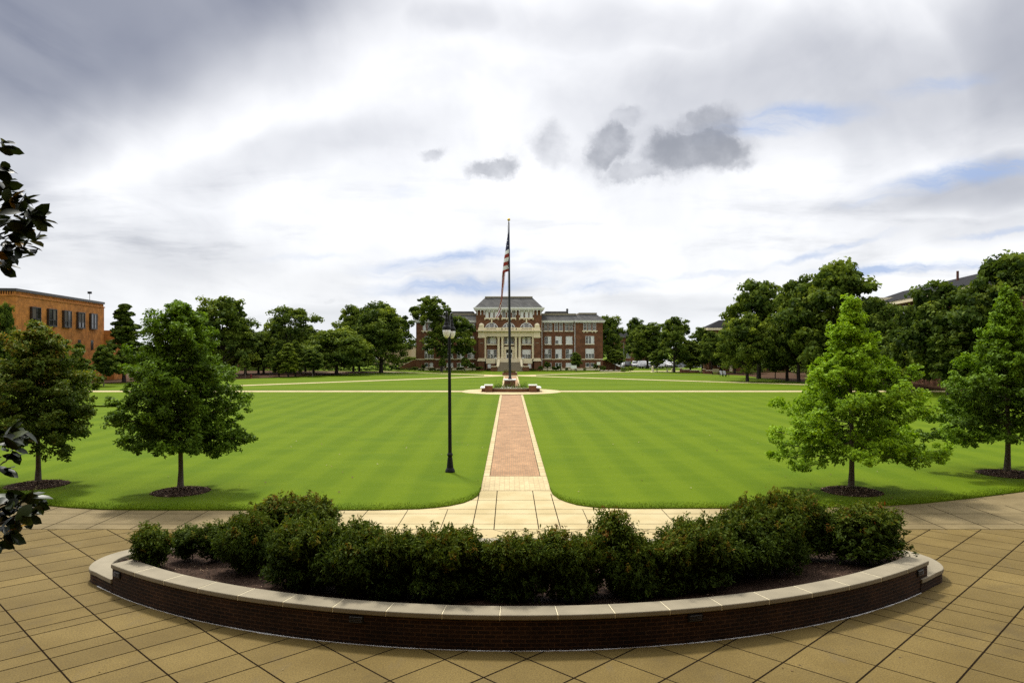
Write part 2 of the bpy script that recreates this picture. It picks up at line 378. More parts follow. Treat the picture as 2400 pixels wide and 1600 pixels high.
# pale concrete of the walks
WALK, nt, b = new_mat('pale_concrete'); p = nt.world()
c = nt.mix(nt.mrange(nt.noise(p, .7, 5, .6), .3, .7), (.42,.335,.165), (.52,.43,.24))
c = nt.mix(nt.mrange(nt.noise(nt.mapping(p, scale=(.5,2,1)), 1.2, 5, .65), .58, .75, 0, .45), c, (.46,.37,.23))
c = nt.mix(nt.mrange(nt.noise(p, 60, 2, .6), .5, .8, 0, .3), c, (.40,.33,.2))
nt.put(b.inputs['Base Color'], c); b.inputs['Roughness'].default_value = .85; b.inputs['Specular IOR Level'].default_value = .25
FORE, nt, b = new_mat('painted_falloff_concrete'); p = nt.world()
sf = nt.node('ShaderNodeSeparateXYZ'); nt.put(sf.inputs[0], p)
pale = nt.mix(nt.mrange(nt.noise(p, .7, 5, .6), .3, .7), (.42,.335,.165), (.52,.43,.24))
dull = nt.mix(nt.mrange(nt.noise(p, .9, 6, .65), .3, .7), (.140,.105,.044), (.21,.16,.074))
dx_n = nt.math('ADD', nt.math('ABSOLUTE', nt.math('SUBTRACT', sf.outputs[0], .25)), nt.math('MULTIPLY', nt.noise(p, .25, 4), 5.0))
c = nt.mix(nt.mrange(dx_n, 5.5, 13.0), pale, dull)  # light falloff painted into the colour: pale middle, darker sides
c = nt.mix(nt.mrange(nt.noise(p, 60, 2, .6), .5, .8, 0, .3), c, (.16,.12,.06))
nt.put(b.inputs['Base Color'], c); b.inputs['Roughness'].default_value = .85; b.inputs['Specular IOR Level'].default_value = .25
JOINT = M_simple('joint_sealant', (.016,.011,.007), 1.0, var=.3, scale=6, spec=0)
FJOINT = M_simple('sawn_joint', (.024,.016,.008), 1.0, var=.4, scale=6, spec=0)
# mown grass: bands left by the mower, clumps, thin spots
GRASS, nt, b = new_mat('mown_grass'); p = nt.world()
sx_ = nt.node('ShaderNodeSeparateXYZ'); nt.put(sx_.inputs[0], p)
wob = nt.noise(nt.mapping(p, scale=(.6,.05,1)), .5, 3)
ang = nt.math('ADD', nt.math('ADD', nt.math('MULTIPLY', sx_.outputs[0], 2.9), nt.math('MULTIPLY', sx_.outputs[1], .02)), nt.math('MULTIPLY', wob, 1.6))
band = nt.mrange(nt.math('SINE', ang), -.7, .7)
band2 = nt.mrange(nt.math('SINE', nt.math('ADD', nt.math('MULTIPLY', sx_.outputs[1], .52), nt.math('MULTIPLY', nt.noise(p, .03, 3), 9.0))), -.8, .8)
far = nt.mrange(sx_.outputs[1], 70, 100)
bb = nt.math('ADD', nt.math('MULTIPLY', band, nt.math('SUBTRACT', 1.0, far)), nt.math('MULTIPLY', band2, far))
c = nt.mix(bb, (.080,.130,.003), (.100,.152,.004))
c = nt.mix(nt.mrange(nt.noise(nt.mapping(p, scale=(.5,1.6,1)), .33, 5, .6), .40, .75, 0, .55), c, (.125,.178,.006))
c = nt.mix(nt.mrange(nt.noise(p, .22, 4, .6), .5, .7, 0, .4), c, (.058,.112,.006))
c = nt.mix(nt.mrange(nt.noise(nt.mapping(p, scale=(1,1.0,1)), 7, 4, .75), .3, .75, 0, .35), c, (.060,.108,.005))
c = nt.mix(nt.mrange(nt.noise(nt.mapping(p, scale=(1,.6,1)), 30, 3, .8), .45, .75, 0, .18), c, (.20,.25,.02))
nt.put(b.inputs['Base Color'], c); b.inputs['Roughness'].default_value = .85; b.inputs['Specular IOR Level'].default_value = .04
nt.put(b.inputs['Normal'], nt.bump(nt.noise(p, 22, 4, .8), .4, .02))
STRAW = M_simple('pine_straw', (.060,.030,.013), .95, var=.45, scale=5, spec=.1)
MULCH, nt, b = new_mat('bark_mulch'); p = nt.world()
c = nt.ramp(nt.noise(p, 26, 5, .75), [(.3,(.012,.007,.005)),(.5,(.045,.026,.018)),(.68,(.12,.075,.05)),(.8,(.2,.14,.1))])
nt.put(b.inputs['Base Color'], c); b.inputs['Roughness'].default_value = .95; nt.put(b.inputs['Normal'], nt.bump(nt.noise(p, 30, 4, .7), 1.0, .03)); b.inputs['Specular IOR Level'].default_value = .1
CHIP, nt, b = new_mat('wood_chips')
ra = nt.node('ShaderNodeAttribute', attribute_name='tint').outputs['Fac']
nt.put(b.inputs['Base Color'], nt.ramp(ra, [(0,(.012,.008,.006)),(.55,(.05,.03,.02)),(.85,(.22,.145,.09)),(1,(.52,.40,.28))])); b.inputs['Roughness'].default_value = .9; b.inputs['Specular IOR Level'].default_value = .15
ASPH = M_simple('asphalt', (.06,.06,.06), .9, var=.2)
LEAF = M_leaf('oak_leaves', [(0,(.014,.034,.005)),(.3,(.042,.082,.008)),(.55,(.088,.155,.011)),(.8,(.155,.27,.014)),(1,(.27,.43,.015))], .6, .28, .12)
LEAFY = M_leaf('young_oak_leaves', [(0,(.018,.034,.005)),(.3,(.050,.085,.010)),(.55,(.085,.135,.014)),(.8,(.17,.20,.022)),(.92,(.36,.25,.035)),(1,(.42,.20,.035))], .6, .3, .12)
DLEAF = M_leaf('far_leaves', [(0,(.016,.032,.006)),(.25,(.060,.098,.014)),(.5,(.130,.180,.022)),(.75,(.21,.265,.026)),(1,(.33,.39,.025))], .7, .3, .08)
NAND = M_leaf('nandina_leaves', [(0,(.009,.019,.003)),(.3,(.028,.050,.006)),(.55,(.068,.105,.009)),(.78,(.125,.155,.012)),(.86,(.17,.12,.012)),(.94,(.17,.085,.012)),(1,(.17,.055,.012))], .65, .25, .08)
MAGL = M_leaf('magnolia_leaves', [(0,(.010,.016,.004)),(.5,(.022,.036,.008)),(.8,(.06,.085,.018)),(.93,(.09,.11,.03)),(.97,(.35,.20,.02)),(1,(.42,.24,.03))], .4, .12, .25, hue=False)
# ------------------------------------------------------------------ ground, plaza, lawn, walks
def sheet(name, poly, z, mat, k='structure'):
    m = MB(); m.add([(x,y,z) for x,y in poly], [tuple(range(len(poly)))]); return kind(m.build(name, mat), k)
g = MB(); g.add([(-3000,-600,-.08),(3000,-600,-.08),(3000,4000,-.08),(-3000,4000,-.08)], [(0,1,2,3)]); kind(g.build('ground', GRASS), 'structure')
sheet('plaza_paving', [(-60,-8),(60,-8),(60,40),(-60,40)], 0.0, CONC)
CX = .237; HW = 1.354; HB = 1.078     # walk centre, half widths of walk and brick
curL = [(-1.117,28.56),(-1.17,27.6),(-1.34,26.95),(-1.63,26.3),(-2.08,25.8),(-2.57,25.5),(-3.11,25.3),(-4.6,25.12)]
curR = [(1.591,28.56),(1.62,27.8),(1.79,27.0),(2.0,26.5),(2.36,25.95),(2.65,25.72),(3.0,25.52),(4.2,25.36)]
edgeL = curL + [(-9.56,25.1),(-12.25,25.12),(-13.8,25.2),(-15.15,25.5),(-16.1,25.85),(-18.5,27.2),(-22,30.2),(-27,36),(-31,43),(-34,52),(-36,70)]
edgeR = curR + [(8,25.4),(11,25.55),(13.26,25.84),(14.72,26.25),(16.87,27.1),(19.52,28.3),(23,30.5),(28,35),(33,42),(37,52),(39,70)]
def subdiv(pts, d=.25):
    o = []
    for a, b_ in zip(pts, pts[1:]):
        n = max(1, int(math.hypot(b_[0]-a[0], b_[1]-a[1])/d)) if a[1] < 40 else 2
        o += [(a[0]+(b_[0]-a[0])*i/n, a[1]+(b_[1]-a[1])*i/n) for i in range(n)]
    return o + [pts[-1]]
LZ = .055
# the lawn halves stand a few centimetres proud of the paving, with a cut edge
def lawn_half(edge, side):
    e = subdiv(edge); xe = 420*side; m = MB()
    xw = CX + HW*side
    top = [(xw, 400)] + e + [(xe, 90), (xe, 400)]
    m.add([(x,y,LZ) for x,y in top], [tuple(range(len(top)))])
    n = len(e); vs = [(x,y,LZ) for x,y in e] + [(x,y,-.03) for x,y in e]
    m.add(vs, [(i,i+1,n+i+1,n+i) for i in range(n-1)])
    m.add([(xw,28.56,LZ),(xw,400,LZ),(xw,400,-.03),(xw,28.56,-.03)], [(0,1,2,3)])
    return kind(m.build('lawn', GRASS), 'structure')
lawn_half(edgeL, -1); lawn_half(edgeR, 1)
# central walk: concrete head, tan stamped band, brick with pale concrete borders
fan = [(-30,22.55)] + [(30,22.55),(30,29)] + [(CX+HW+.6,29)] + [(CX+HW,28.7),(CX-HW,28.7)] + [(CX-HW-.6,29),(-30,29)]
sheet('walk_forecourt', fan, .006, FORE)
sheet('tan_paving_band', [(CX-HW,28.62),(CX+HW,28.62),(CX+HW,31.8),(CX-HW,31.8)], .012, TBRICK)
sheet('brick_walk', [(CX-HB,31.8),(CX+HB,31.8),(CX+HB,178),(CX-HB,178)], .012, PBRICK)
for s in (-1, 1):
    a, b_ = CX+s*HB, CX+s*HW
    sheet('walk_border', [(min(a,b_),31.8),(max(a,b_),31.8),(max(a,b_),178),(min(a,b_),178)], .012, WALK)
jm = MB(); fm = MB()
def strip(m, x0, y0, x1, y1, w_, z):
    dx_, dy_ = x1-x0, y1-y0; L = math.hypot(dx_, dy_); nx, ny = -dy_/L*w_/2, dx_/L*w_/2
    m.add([(x0+nx,y0+ny,z),(x0-nx,y0-ny,z),(x1-nx,y1-ny,z),(x1+nx,y1+ny,z)], [(0,1,2,3)])
rng = random.Random(4)
S_ = [1.7,3.35,5.0,6.75,8.5,10.3,11.97,13.45,14.95,16.4,17.77,19.2,20.65,22.0,22.9,23.55,24.85,25.5,26.4,27.75,29.1,30.4,31.1,32.4,33.8,35,36.3,37.5,38.8,40.2]
D_ = [1.5,3.1,4.85,6.5,8.2,9.75,11.3,12.83,14.25,15.7,17.2,18.25,19.4,20.3,21.3,22.0,23.35,23.9,24.8,26.1,27.4,28.7,29.5,30.8,32.2,33.5,34.8,36.2,37.6]
YB = 22.5
sm = MB(); st_ = []; rs_ = random.Random(31)
for i in range(len(S_)-1):
    for j in range(len(D_)-1):
        q = [(s_a-d_a)/2 for s_a, d_a in ((S_[i],D_[j]),(S_[i+1],D_[j]),(S_[i+1],D_[j+1]),(S_[i],D_[j+1]))]
        r_ = [(s_a+d_a)/2 for s_a, d_a in ((S_[i],D_[j]),(S_[i+1],D_[j]),(S_[i+1],D_[j+1]),(S_[i],D_[j+1]))]
        if min(r_) < YB: sm.add([(x, y, .002) for x, y in zip(q, r_)], [(0,1,2,3)]); st_.append(rs_.random())
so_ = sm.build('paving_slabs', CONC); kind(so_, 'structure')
at_ = so_.data.attributes.new('tint', 'FLOAT', 'FACE'); at_.data.foreach_set('value', st_)
for i, s in enumerate(S_):        # x + y = s : the strong joints on the left, fine cuts on the right
    seg = [(s-YB, min(s*.5+.4, YB), True), (s*.5+.4, YB, False)]
    y_hi = YB; y_lo = -6
    x_at = lambda y: s - y
    ys_ = [y_lo + (y_hi-y_lo)*k/30 for k in range(31)]
    for a, b_ in zip(ys_, ys_[1:]):
        strong = x_at((a+b_)/2) < 3.0
        strip(jm if strong else fm, x_at(a), a, x_at(b_), b_, (.03 if strong and s < 14 else .022 if strong else .024), .004)
for i, s in enumerate(D_):        # y - x = s
    ys_ = [-6 + (YB+6)*k/30 for k in range(31)]
    for a, b_ in zip(ys_, ys_[1:]):
        strong = (a+b_)/2 - s > -4.0
        strip(jm if strong else fm, a-s, a, b_-s, b_, (.03 if strong and s < 14 else .022 if strong else .024), .0055)
for y in (22.52, 23.2, 24.62): strip(fm, -34, y, 34, y, .022, .010)
for y in (25.3, 26.8): strip(fm, -2.4, y, 3.2, y, .02, .010)
strip(fm, CX-HW, 28.6, CX+HW, 28.6, .03, .0135); strip(jm, CX-HW, 31.8, CX+HW, 31.8, .03, .0145)
for x, y1 in ((-1.14,28),(-.47,28.6),(.89,28.6),(1.56,28)): strip(jm, x, 22.52, x, y1, .028, .0115)
for k in range(-14, 16):
    x = -2.1 - 1.345*k if k >= 0 else 2.49 + 1.345*(-k-1)
    strip(jm, x, 22.52, x, 25.9 if abs(x) > 12.5 else 25.3, .02, .0115)
for s in (-1, 1): strip(jm, CX+s*HB, 31.8, CX+s*HB, 178, .022, .016)
for k in range(60): 
    y = 31.8 + k*.92
    for s in (-1,1): strip(fm, CX+s*HB, y, CX+s*HW, y, .02, .0165)
kind(jm.build('paving_joints', JOINT), 'structure'); kind(fm.build('paving_cuts', FJOINT), 'structure')
# paths across the lawn
sheet('path', [(-130,91.7),(130,91.7),(130,94.3),(-130,94.3)], LZ+.010, WALK)
circ = [(CX+6.3*math.cos(t), 93+6.3*math.sin(t)) for t in [2*math.pi*k/40 for k in range(40)]]
sheet('path', circ, LZ+.015, WALK)
pm = []
def path(x0,y0,x1,y1,w_,z):
    m = MB(); strip(m, x0,y0,x1,y1,w_,z); kind(m.build('path', WALK),'structure')
path(-45,101,0,145.5,2.2,LZ+.020); path(50,105,.5,145.5,2.2,LZ+.022); path(30,171,.5,145,2.0,LZ+.024); path(-30,171,0,145,2.0,LZ+.026)
sheet('path', [(-5,143.5),(5.2,143.5),(5.2,148.5),(-5,148.5)], LZ+.03, WALK)
EDGE_SHADE = M_simple('painted_edge_shade', (.035,.045,.012), .95)  # flat dark strips painting the shade along the cut turf edge
sheet('turf_edge_shade', [(-130,94.3),(130,94.3),(130,95.0),(-130,95.0)], LZ+.008, EDGE_SHADE)
sheet('turf_edge_shade', [(-60,148.5),(-5,148.3),(-5,149.3),(-60,150.5)], LZ+.008, EDGE_SHADE); sheet('turf_edge_shade', [(5.2,148.3),(60,149.5),(60,151.0),(5.2,149.3)], LZ+.008, EDGE_SHADE)
# rust coloured pine straw under the old trees, parking lot, road
def poly3(name, pts, z, mat): return sheet(name, pts, z, mat)
poly3('pine_straw', [(-64,111),(-56,119),(-47.7,129),(-41,138.7),(-36.7,147),(-31,162),(-24,172),(-60,178),(-140,165),(-140,104),(-80,104)], LZ+.012, STRAW)
poly3('pine_straw', [(55,98),(50,110),(46.7,121),(45.7,131),(46,146),(40,157),(52,168),(120,168),(120,70),(60,78)], LZ+.012, STRAW)
poly3('parking_lot', [(26,205),(120,205),(120,260),(26,260)], LZ+.012, ASPH)
poly3('pavement', [(28,170),(72,172),(72,176),(28,175)], LZ+.014, WALK)
poly3('pavement', [(-46,165),(-22,163.5),(-22,165),(-46,167)], LZ+.014, WALK)
# grass blades along the near part of the lawn: nobody could count them
rn = np.random.default_rng(3)
def blades(n, y0, y1):
    n = n*10; y = rn.uniform(y0, y1, n*2); x = rn.uniform(-22, 24, n*2)
    eL = np.interp(-x, [-q[0] for q in edgeL if q[1] < 45], [q[1] for q in edgeL if q[1] < 45]); eR = np.interp(x, [q[0] for q in edgeR if q[1] < 45], [q[1] for q in edgeR if q[1] < 45])
    e = np.where(x < CX, eL, eR); ok = (y > e-.015) & (y < e+.05+1.0*rn.random(n*2)**2) & (np.abs(x-CX) > HW-.02) & (np.abs(x)/np.maximum(y,1) < .72)
    x, y = x[ok][:n//10], y[ok][:n//10]; n = len(x)
    h = rn.uniform(.025, .055, n)*np.clip(.9+.004*(y-25), .8, 1.3); a = rn.uniform(0, 2*np.pi, n); wd = rn.uniform(.004, .008, n)*np.clip(y/25, 1, 2.2)
    lx, ly = rn.normal(0, .025, n), rn.normal(0, .025, n)
    V = np.zeros((n,3,3), np.float32)
    V[:,0] = np.stack([x+np.cos(a)*wd, y+np.sin(a)*wd, np.full(n, LZ-.01)], 1); V[:,1] = np.stack([x-np.cos(a)*wd, y-np.sin(a)*wd, np.full(n, LZ-.01)], 1)
    V[:,2] = np.stack([x+lx, y+ly, LZ+h], 1)
    me = bpy.data.meshes.new('grass'); me.vertices.add(n*3); me.vertices.foreach_set('co', V.reshape(-1))
    me.loops.add(n*3); me.loops.foreach_set('vertex_index', np.arange(n*3, dtype=np.int32)); me.polygons.add(n); me.polygons.foreach_set('loop_start', np.arange(n, dtype=np.int32)*3)
    me.update(calc_edges=True); me.materials.append(GRASS)
    o = bpy.data.objects.new('grass', me); COL.objects.link(o); o['kind'] = 'stuff'
    tag(o, 'short mown grass blades on the lawn nearest the plaza', 'grass')
blades(60000, 24.9, 38)
# dry leaves lying about on the lawn and the paving
rl = np.random.default_rng(41); P_ = [(rl.uniform(-20,21), rl.uniform(26,46), LZ+.05) for _ in range(90)] + [(rl.uniform(-12,12), rl.uniform(9.5,22), .012) for _ in range(70)]
P_ = [q for q in P_ if not (q[2] < .03 and abs(q[0]-.15) < 11.2 and 12.9 < q[1] < 20.8) and not (q[2] > .03 and abs(q[0]-CX) < HW)]
DRY = M_leaf('dry_leaves', [(0,(.10,.06,.03)),(.5,(.22,.15,.07)),(1,(.5,.45,.28))], .8, .1, .1, hue=False)
lo = leaf_obj('fallen_leaves', np.array(P_), rl.normal(0,.3,(len(P_),3))+np.array([0,0,1]), np.where(np.array(P_)[:,2] > .03, rl.uniform(.07,.13,len(P_)), rl.uniform(.03,.07,len(P_))), rl.random(len(P_)), DRY, None, rl); lo['kind'] = 'stuff'; tag(lo, 'scattered dry leaves on the near lawn and paving', 'leaves')
# ------------------------------------------------------------------ the curved planter in front
PC = (.15, 27.97); PR = 14.5
def arc(r, a0, a1, n): return [(PC[0]+r*math.sin(rad(a0+(a1-a0)*i/n)), PC[1]-r*math.cos(rad(a0+(a1-a0)*i/n))) for i in range(n+1)]
TA0, TA1 = -38.6, 40.2
pl = thing('planter_wall', 'long curved dark brick planter wall with pale stone coping in front of the walk', 'planter', (0,0,0))
def uvwall(name, pts, z0, z1, mat, parent, thick=.3):
    """brick face along pts (outer side), with metre UVs running along the wall"""
    inner = []
    n = len(pts)
    for i in range(n):
        a, b_ = pts[max(i-1,0)], pts[min(i+1,n-1)]; L = math.hypot(b_[0]-a[0], b_[1]-a[1])
        inner.append((pts[i][0]-(b_[1]-a[1])/L*thick, pts[i][1]+(b_[0]-a[0])/L*thick))
    s = [0]
    for a, b_ in zip(pts, pts[1:]): s.append(s[-1]+math.hypot(b_[0]-a[0], b_[1]-a[1]))
    vs, fs, uv = [], [], []
    def quad(p, q, r, t, u): o = len(vs); vs.extend([p,q,r,t]); fs.append((o,o+1,o+2,o+3)); uv.extend(u)
    for i in range(n-1):
        a, b_, c, d_ = pts[i], pts[i+1], inner[i+1], inner[i]
        quad((*a,z0),(*b_,z0),(*b_,z1),(*a,z1), [(s[i],z0),(s[i+1],z0),(s[i+1],z1),(s[i],z1)])
        quad((*c,z0),(*d_,z0),(*d_,z1),(*c,z1), [(s[i+1],z0),(s[i],z0),(s[i],z1),(s[i+1],z1)])
        quad((*a,z1),(*b_,z1),(*c,z1),(*d_,z1), [(s[i],0),(s[i+1],0),(s[i+1],.3),(s[i],.3)])
    for k in (0, n-1):
        a, d_ = pts[k], inner[k]; quad((*a,z0),(*d_,z0),(*d_,z1),(*a,z1), [(0,z0),(.3,z0),(.3,z1),(0,z1)])
    me = bpy.data.meshes.new(name); me.from_pydata(vs, [], fs); L = me.uv_layers.new(name='UVMap')
    L.data.foreach_set('uv', [c for q in uv for c in q]); me.materials.append(mat)
    o = bpy.data.objects.new(name, me); COL.objects.link(o); o.parent = parent; return o
uvwall('brick_face', arc(PR, TA0, TA1, 96), -.02, .57, WBRICK, pl, .40)
def coping(A, B, z0, z1, parent, rad_=.02):
    m = MB(); m.ribbon(A, B, z0, z1); return m.build('coping_stone', STONE, parent, bevel=rad_)
nst = 19; mort = MB(); rnd = random.Random(7)
for k in range(nst):
    a0 = TA0-.15+(TA1-TA0+.3)*k/nst; a1 = TA0-.15+(TA1-TA0+.3)*(k+1)/nst; gp = .033
    dz_ = rnd.uniform(-.002,.002)
    coping(arc(PR+.03, a0+gp, a1-gp, 8), arc(PR-.47, a0+gp, a1-gp, 8), .567, .667+dz_, pl)
    if k: mort.ribbon(arc(PR+.022, a0-gp, a0+gp, 1), arc(PR-.462, a0-gp, a0+gp, 1), .568, .661)
mort.build('mortar_joint', M_simple('pale_mortar', (.70,.62,.42), .9), pl)
# low wall round the ends and the back
def mirror(pts): return [(.32-x*1.0, y) for x, y in pts][::-1]
left = arc(PR, -38.7, -42.0, 4) + [(-9.83,17.40),(-9.99,17.7),(-10.08,18.1),(-10.06,18.5),(-9.93,18.9),(-9.65,19.25),(-9.25,19.48),(-8.7,19.63),(-8.0,19.74)]
back = [(-8.0+16.32*i/24, 19.74 + .5*math.sin(math.pi*i/24)) for i in range(1, 24)]
low = (left + back + mirror(left))[::-1]
def offs(pts, d_):
    o = []
    for i in range(len(pts)):
        a, b_ = pts[max(i-1,0)], pts[min(i+1,len(pts)-1)]; L = math.hypot(b_[0]-a[0], b_[1]-a[1])
        o.append((pts[i][0]-(b_[1]-a[1])/L*d_, pts[i][1]+(b_[0]-a[0])/L*d_))
    return o
def smooth_line(p, it=2):
    for _ in range(it):
        q = [p[0]]
        for a, b_ in zip(p, p[1:]): q += [(a[0]*.75+b_[0]*.25, a[1]*.75+b_[1]*.25), (a[0]*.25+b_[0]*.75, a[1]*.25+b_[1]*.75)]
        p = q + [p[-1]]
    return p
low = smooth_line(low, 2)
uvwall('low_brick_wall', low, -.02, .225, WBRICK, pl, .38)
s = [0]
for a, b_ in zip(low, low[1:]): s.append(s[-1]+math.hypot(b_[0]-a[0], b_[1]-a[1]))
outer, inner = offs(low, -.03), offs(low, .45)
tot = s[-1]; nn = 24
for k in range(nn):
    idx = [i for i in range(len(low)) if tot*k/nn-.02 <= s[i] <= tot*(k+1)/nn+.16]
    if len(idx) > 2:
        A = [outer[i] for i in idx]; B = [inner[i] for i in idx]
        f = .012
        A[-1] = (A[-1][0]*(1-f)+A[-2][0]*f, A[-1][1]*(1-f)+A[-2][1]*f)
        coping(A, B, .222+.0005*(k%2), .318+.003*(k%2), pl)
# white caulk at the foot of the wall, ragged
ck = MB(); A, B = [], []
rr = random.Random(2); base = smooth_line(left[::-1][-8:][::-1], 1)
foot = arc(PR+.004, -41.8, 41.8, 400)
wv = 0.0
for i, (x, y) in enumerate(foot):
    wv = .86*wv + .14*rr.gauss(0,1.6)
    a = math.atan2(x-PC[0], PC[1]-y); r = PR + .006 + max(0, .012 + .016*wv)
    A.append((PC[0]+r*math.sin(a), PC[1]-r*math.cos(a))); B.append((x, y))
ck.ribbon(A, B, .001, .014); ck.build('caulk_line', M_simple('white_caulk', (.72,.72,.70), .8, var=.2, scale=9), pl)
# recessed step lights
def step_light(ang):
    c = Vector((PC[0]+(PR+.002)*math.sin(rad(ang)), PC[1]-(PR+.002)*math.cos(rad(ang)), .475))
    nrm = Vector((math.sin(rad(ang)), -math.cos(rad(ang)), 0)); tx = Vector((math.cos(rad(ang)), math.sin(rad(ang)), 0))
    m = MB(); m.obox(c, tx, nrm, (0,0,1), .145, .02, .07)
    o = m.build('wall_light', BLACK, pl, bevel=.006)
    v = MB()
    for k in range(4): v.obox(c+nrm*.026+Vector((0,0,-.042+.028*k)), tx, (nrm+Vector((0,0,-.5))).normalized(), Vector((0,0,1)), .125, .012, .005)
    v.build('louvre', BRONZE, o)
for a in (-11.9, 13.2, -37.6, 38.6): step_light(a)
# mulch bed: one loose mass
def bed_z(t, x, y): return .50*(1-t)+.24*t + .035*math.sin(x*2.1+y)*math.cos(y*1.7-x*.6)
bm_ = MB(); NU, NV = 90, 16; P0 = arc(PR-.40, -39.5, 40.8, NU)
xs0 = [p[0] for p in P0]
P1 = [(-9.7 + 19.7*i/NU, 19.55+.35*math.sin(math.pi*i/NU) - (1.1*(abs(2*i/NU-1))**8)) for i in range(NU+1)]
vs = []
for i in range(NU+1):
    for j in range(NV+1):
        t = j/NV; x = P0[i][0]*(1-t)+P1[i][0]*t; y = P0[i][1]*(1-t)+P1[i][1]*t; vs.append((x,y,bed_z(t,x,y)))
bm_.add(vs, [(i*(NV+1)+j,(i+1)*(NV+1)+j,(i+1)*(NV+1)+j+1,i*(NV+1)+j+1) for i in range(NU) for j in range(NV)])
mo = kind(bm_.build('mulch', MULCH, smooth=True), 'stuff'); tag(mo, 'dark bark mulch filling the curved planter bed', 'mulch')
def chips(name, pts, rng, label, smin=.02, smax=.07, parent=None, pw=2.2):
    n = len(pts); C = np.array(pts); C[:,2] += rng.uniform(0,.02,n)
    o = leaf_obj(name, C, rng.normal(0,.45,(n,3))+np.array([0,0,1]), rng.uniform(smin,smax,n), rng.random(n)**pw, CHIP, parent, rng, width=.16, fold=.05)
    if label: o['kind'] = 'stuff'; tag(o, label, 'mulch')
    return o
rn = np.random.default_rng(11)
cp_ = []
for _ in range(9000):
    i = rn.integers(0, NU); j = rn.integers(0, NV); a = vs[i*(NV+1)+j]; b_ = vs[(i+1)*(NV+1)+j+1]; t1, t2 = rn.random(), rn.random()
    cp_.append((a[0]+(b_[0]-a[0])*t1, a[1]+(b_[1]-a[1])*t2, a[2]+(b_[2]-a[2])*(t1+t2)/2+.01))
chips('bark_chips', cp_, rn, 'loose bark chips scattered over the planter mulch')

# ------------------------------------------------------------------ nandina shrubs
def nandina(seed, rx, h, nspray, per=22, dens=1.0, canes=8, shape=1.0):
    rng = np.random.default_rng(seed); Cs, Ns, Ts, Ss, TD = [], [], [], [], []
    lumps = [(rng.uniform(-.55,.55)*rx, rng.uniform(-.5,.5)*rx, rng.uniform(.38,.78)*h, rng.uniform(.40,.60)*rx) for _ in range(9)]
    lumps += [(0, 0, .40*h, .80*rx), (.2*rx, 0, .22*h, .75*rx), (-.2*rx, .1*rx, .22*h, .75*rx)]
    for k in range(nspray):
        l = lumps[rng.integers(len(lumps))]; dd = sphere_dirs(rng, 1)[0]; dd[2] = dd[2]*.8+.18
        rr = l[3]*(rng.random()**.33)
        if rng.random() < .10 and dd[2] > .1: rr *= rng.uniform(1.12, 1.42)
        tipx = np.array([l[0], l[1], l[2]]) + dd*rr*np.array([1,1,(h*.42)/ (l[3]+1e-6)*.62 if shape == 1.0 else shape])
        tipx[2] = max(.06*h, tipx[2])
        dirn = norm((dd*np.array([1,1,.5]) + rng.normal(0,.35,3) + np.array([0,0,.35])).reshape(1,3))[0]
        n = max(5, int(per*rng.uniform(.6,1.3))); t = rng.random(n); L = rng.uniform(.16,.30)
        P = tipx + dirn*((t-.4)*L)[:,None] + np.array([0,0,-.10])*(t**2)[:,None]*L*2 + rng.normal(0,.045,(n,3))*(1.1-t*.6)[:,None]
        top = (tipx[2]/h); young = rng.random() < (.16*max(0, top-.45)*2.0)
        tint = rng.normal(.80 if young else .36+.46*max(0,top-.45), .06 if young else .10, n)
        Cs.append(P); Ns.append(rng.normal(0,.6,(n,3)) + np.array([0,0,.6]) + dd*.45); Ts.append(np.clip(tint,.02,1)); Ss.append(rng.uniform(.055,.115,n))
        TD.append(dirn + rng.normal(0,.42,(n,3)))
    return [np.vstack(Cs), np.vstack(Ns), np.concatenate(Ts), np.concatenate(Ss), np.vstack(TD)]
SH = []
for q, (rx, h, n, per) in enumerate([(.85,1.15,1900,24),(.85,1.15,1900,24),(.80,1.1,1750,24),(.45,.85,620,20),(.55,1.25,560,18)]):
    root = thing('nandina_shrub', 'shrub', 'shrub', (0,0,-50), 'shrubs in the curved planter')
    C,N_,T,S,TD = nandina(20+q, rx, h, n, per); rng = np.random.default_rng(q)
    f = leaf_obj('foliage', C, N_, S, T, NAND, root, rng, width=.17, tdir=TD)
    st = MB()
    for k in range(9 if q != 4 else 12):
        a = rng.uniform(0,6.28); r0 = rng.uniform(.02,.14); r1 = rng.uniform(.2,.6)*rx; hz = rng.uniform(.6,.92)*h
        st.tube([(r0*math.cos(a), r0*math.sin(a), -.1), ((r0+r1)/2*math.cos(a), (r0+r1)/2*math.sin(a), hz*.5), (r1*math.cos(a), r1*math.sin(a), hz)], [.011,.009,.004], 5)
    s_ = st.build('stem', DBARK, root)
    SH.append((root, [(f, []), (s_, [])], rx, h))
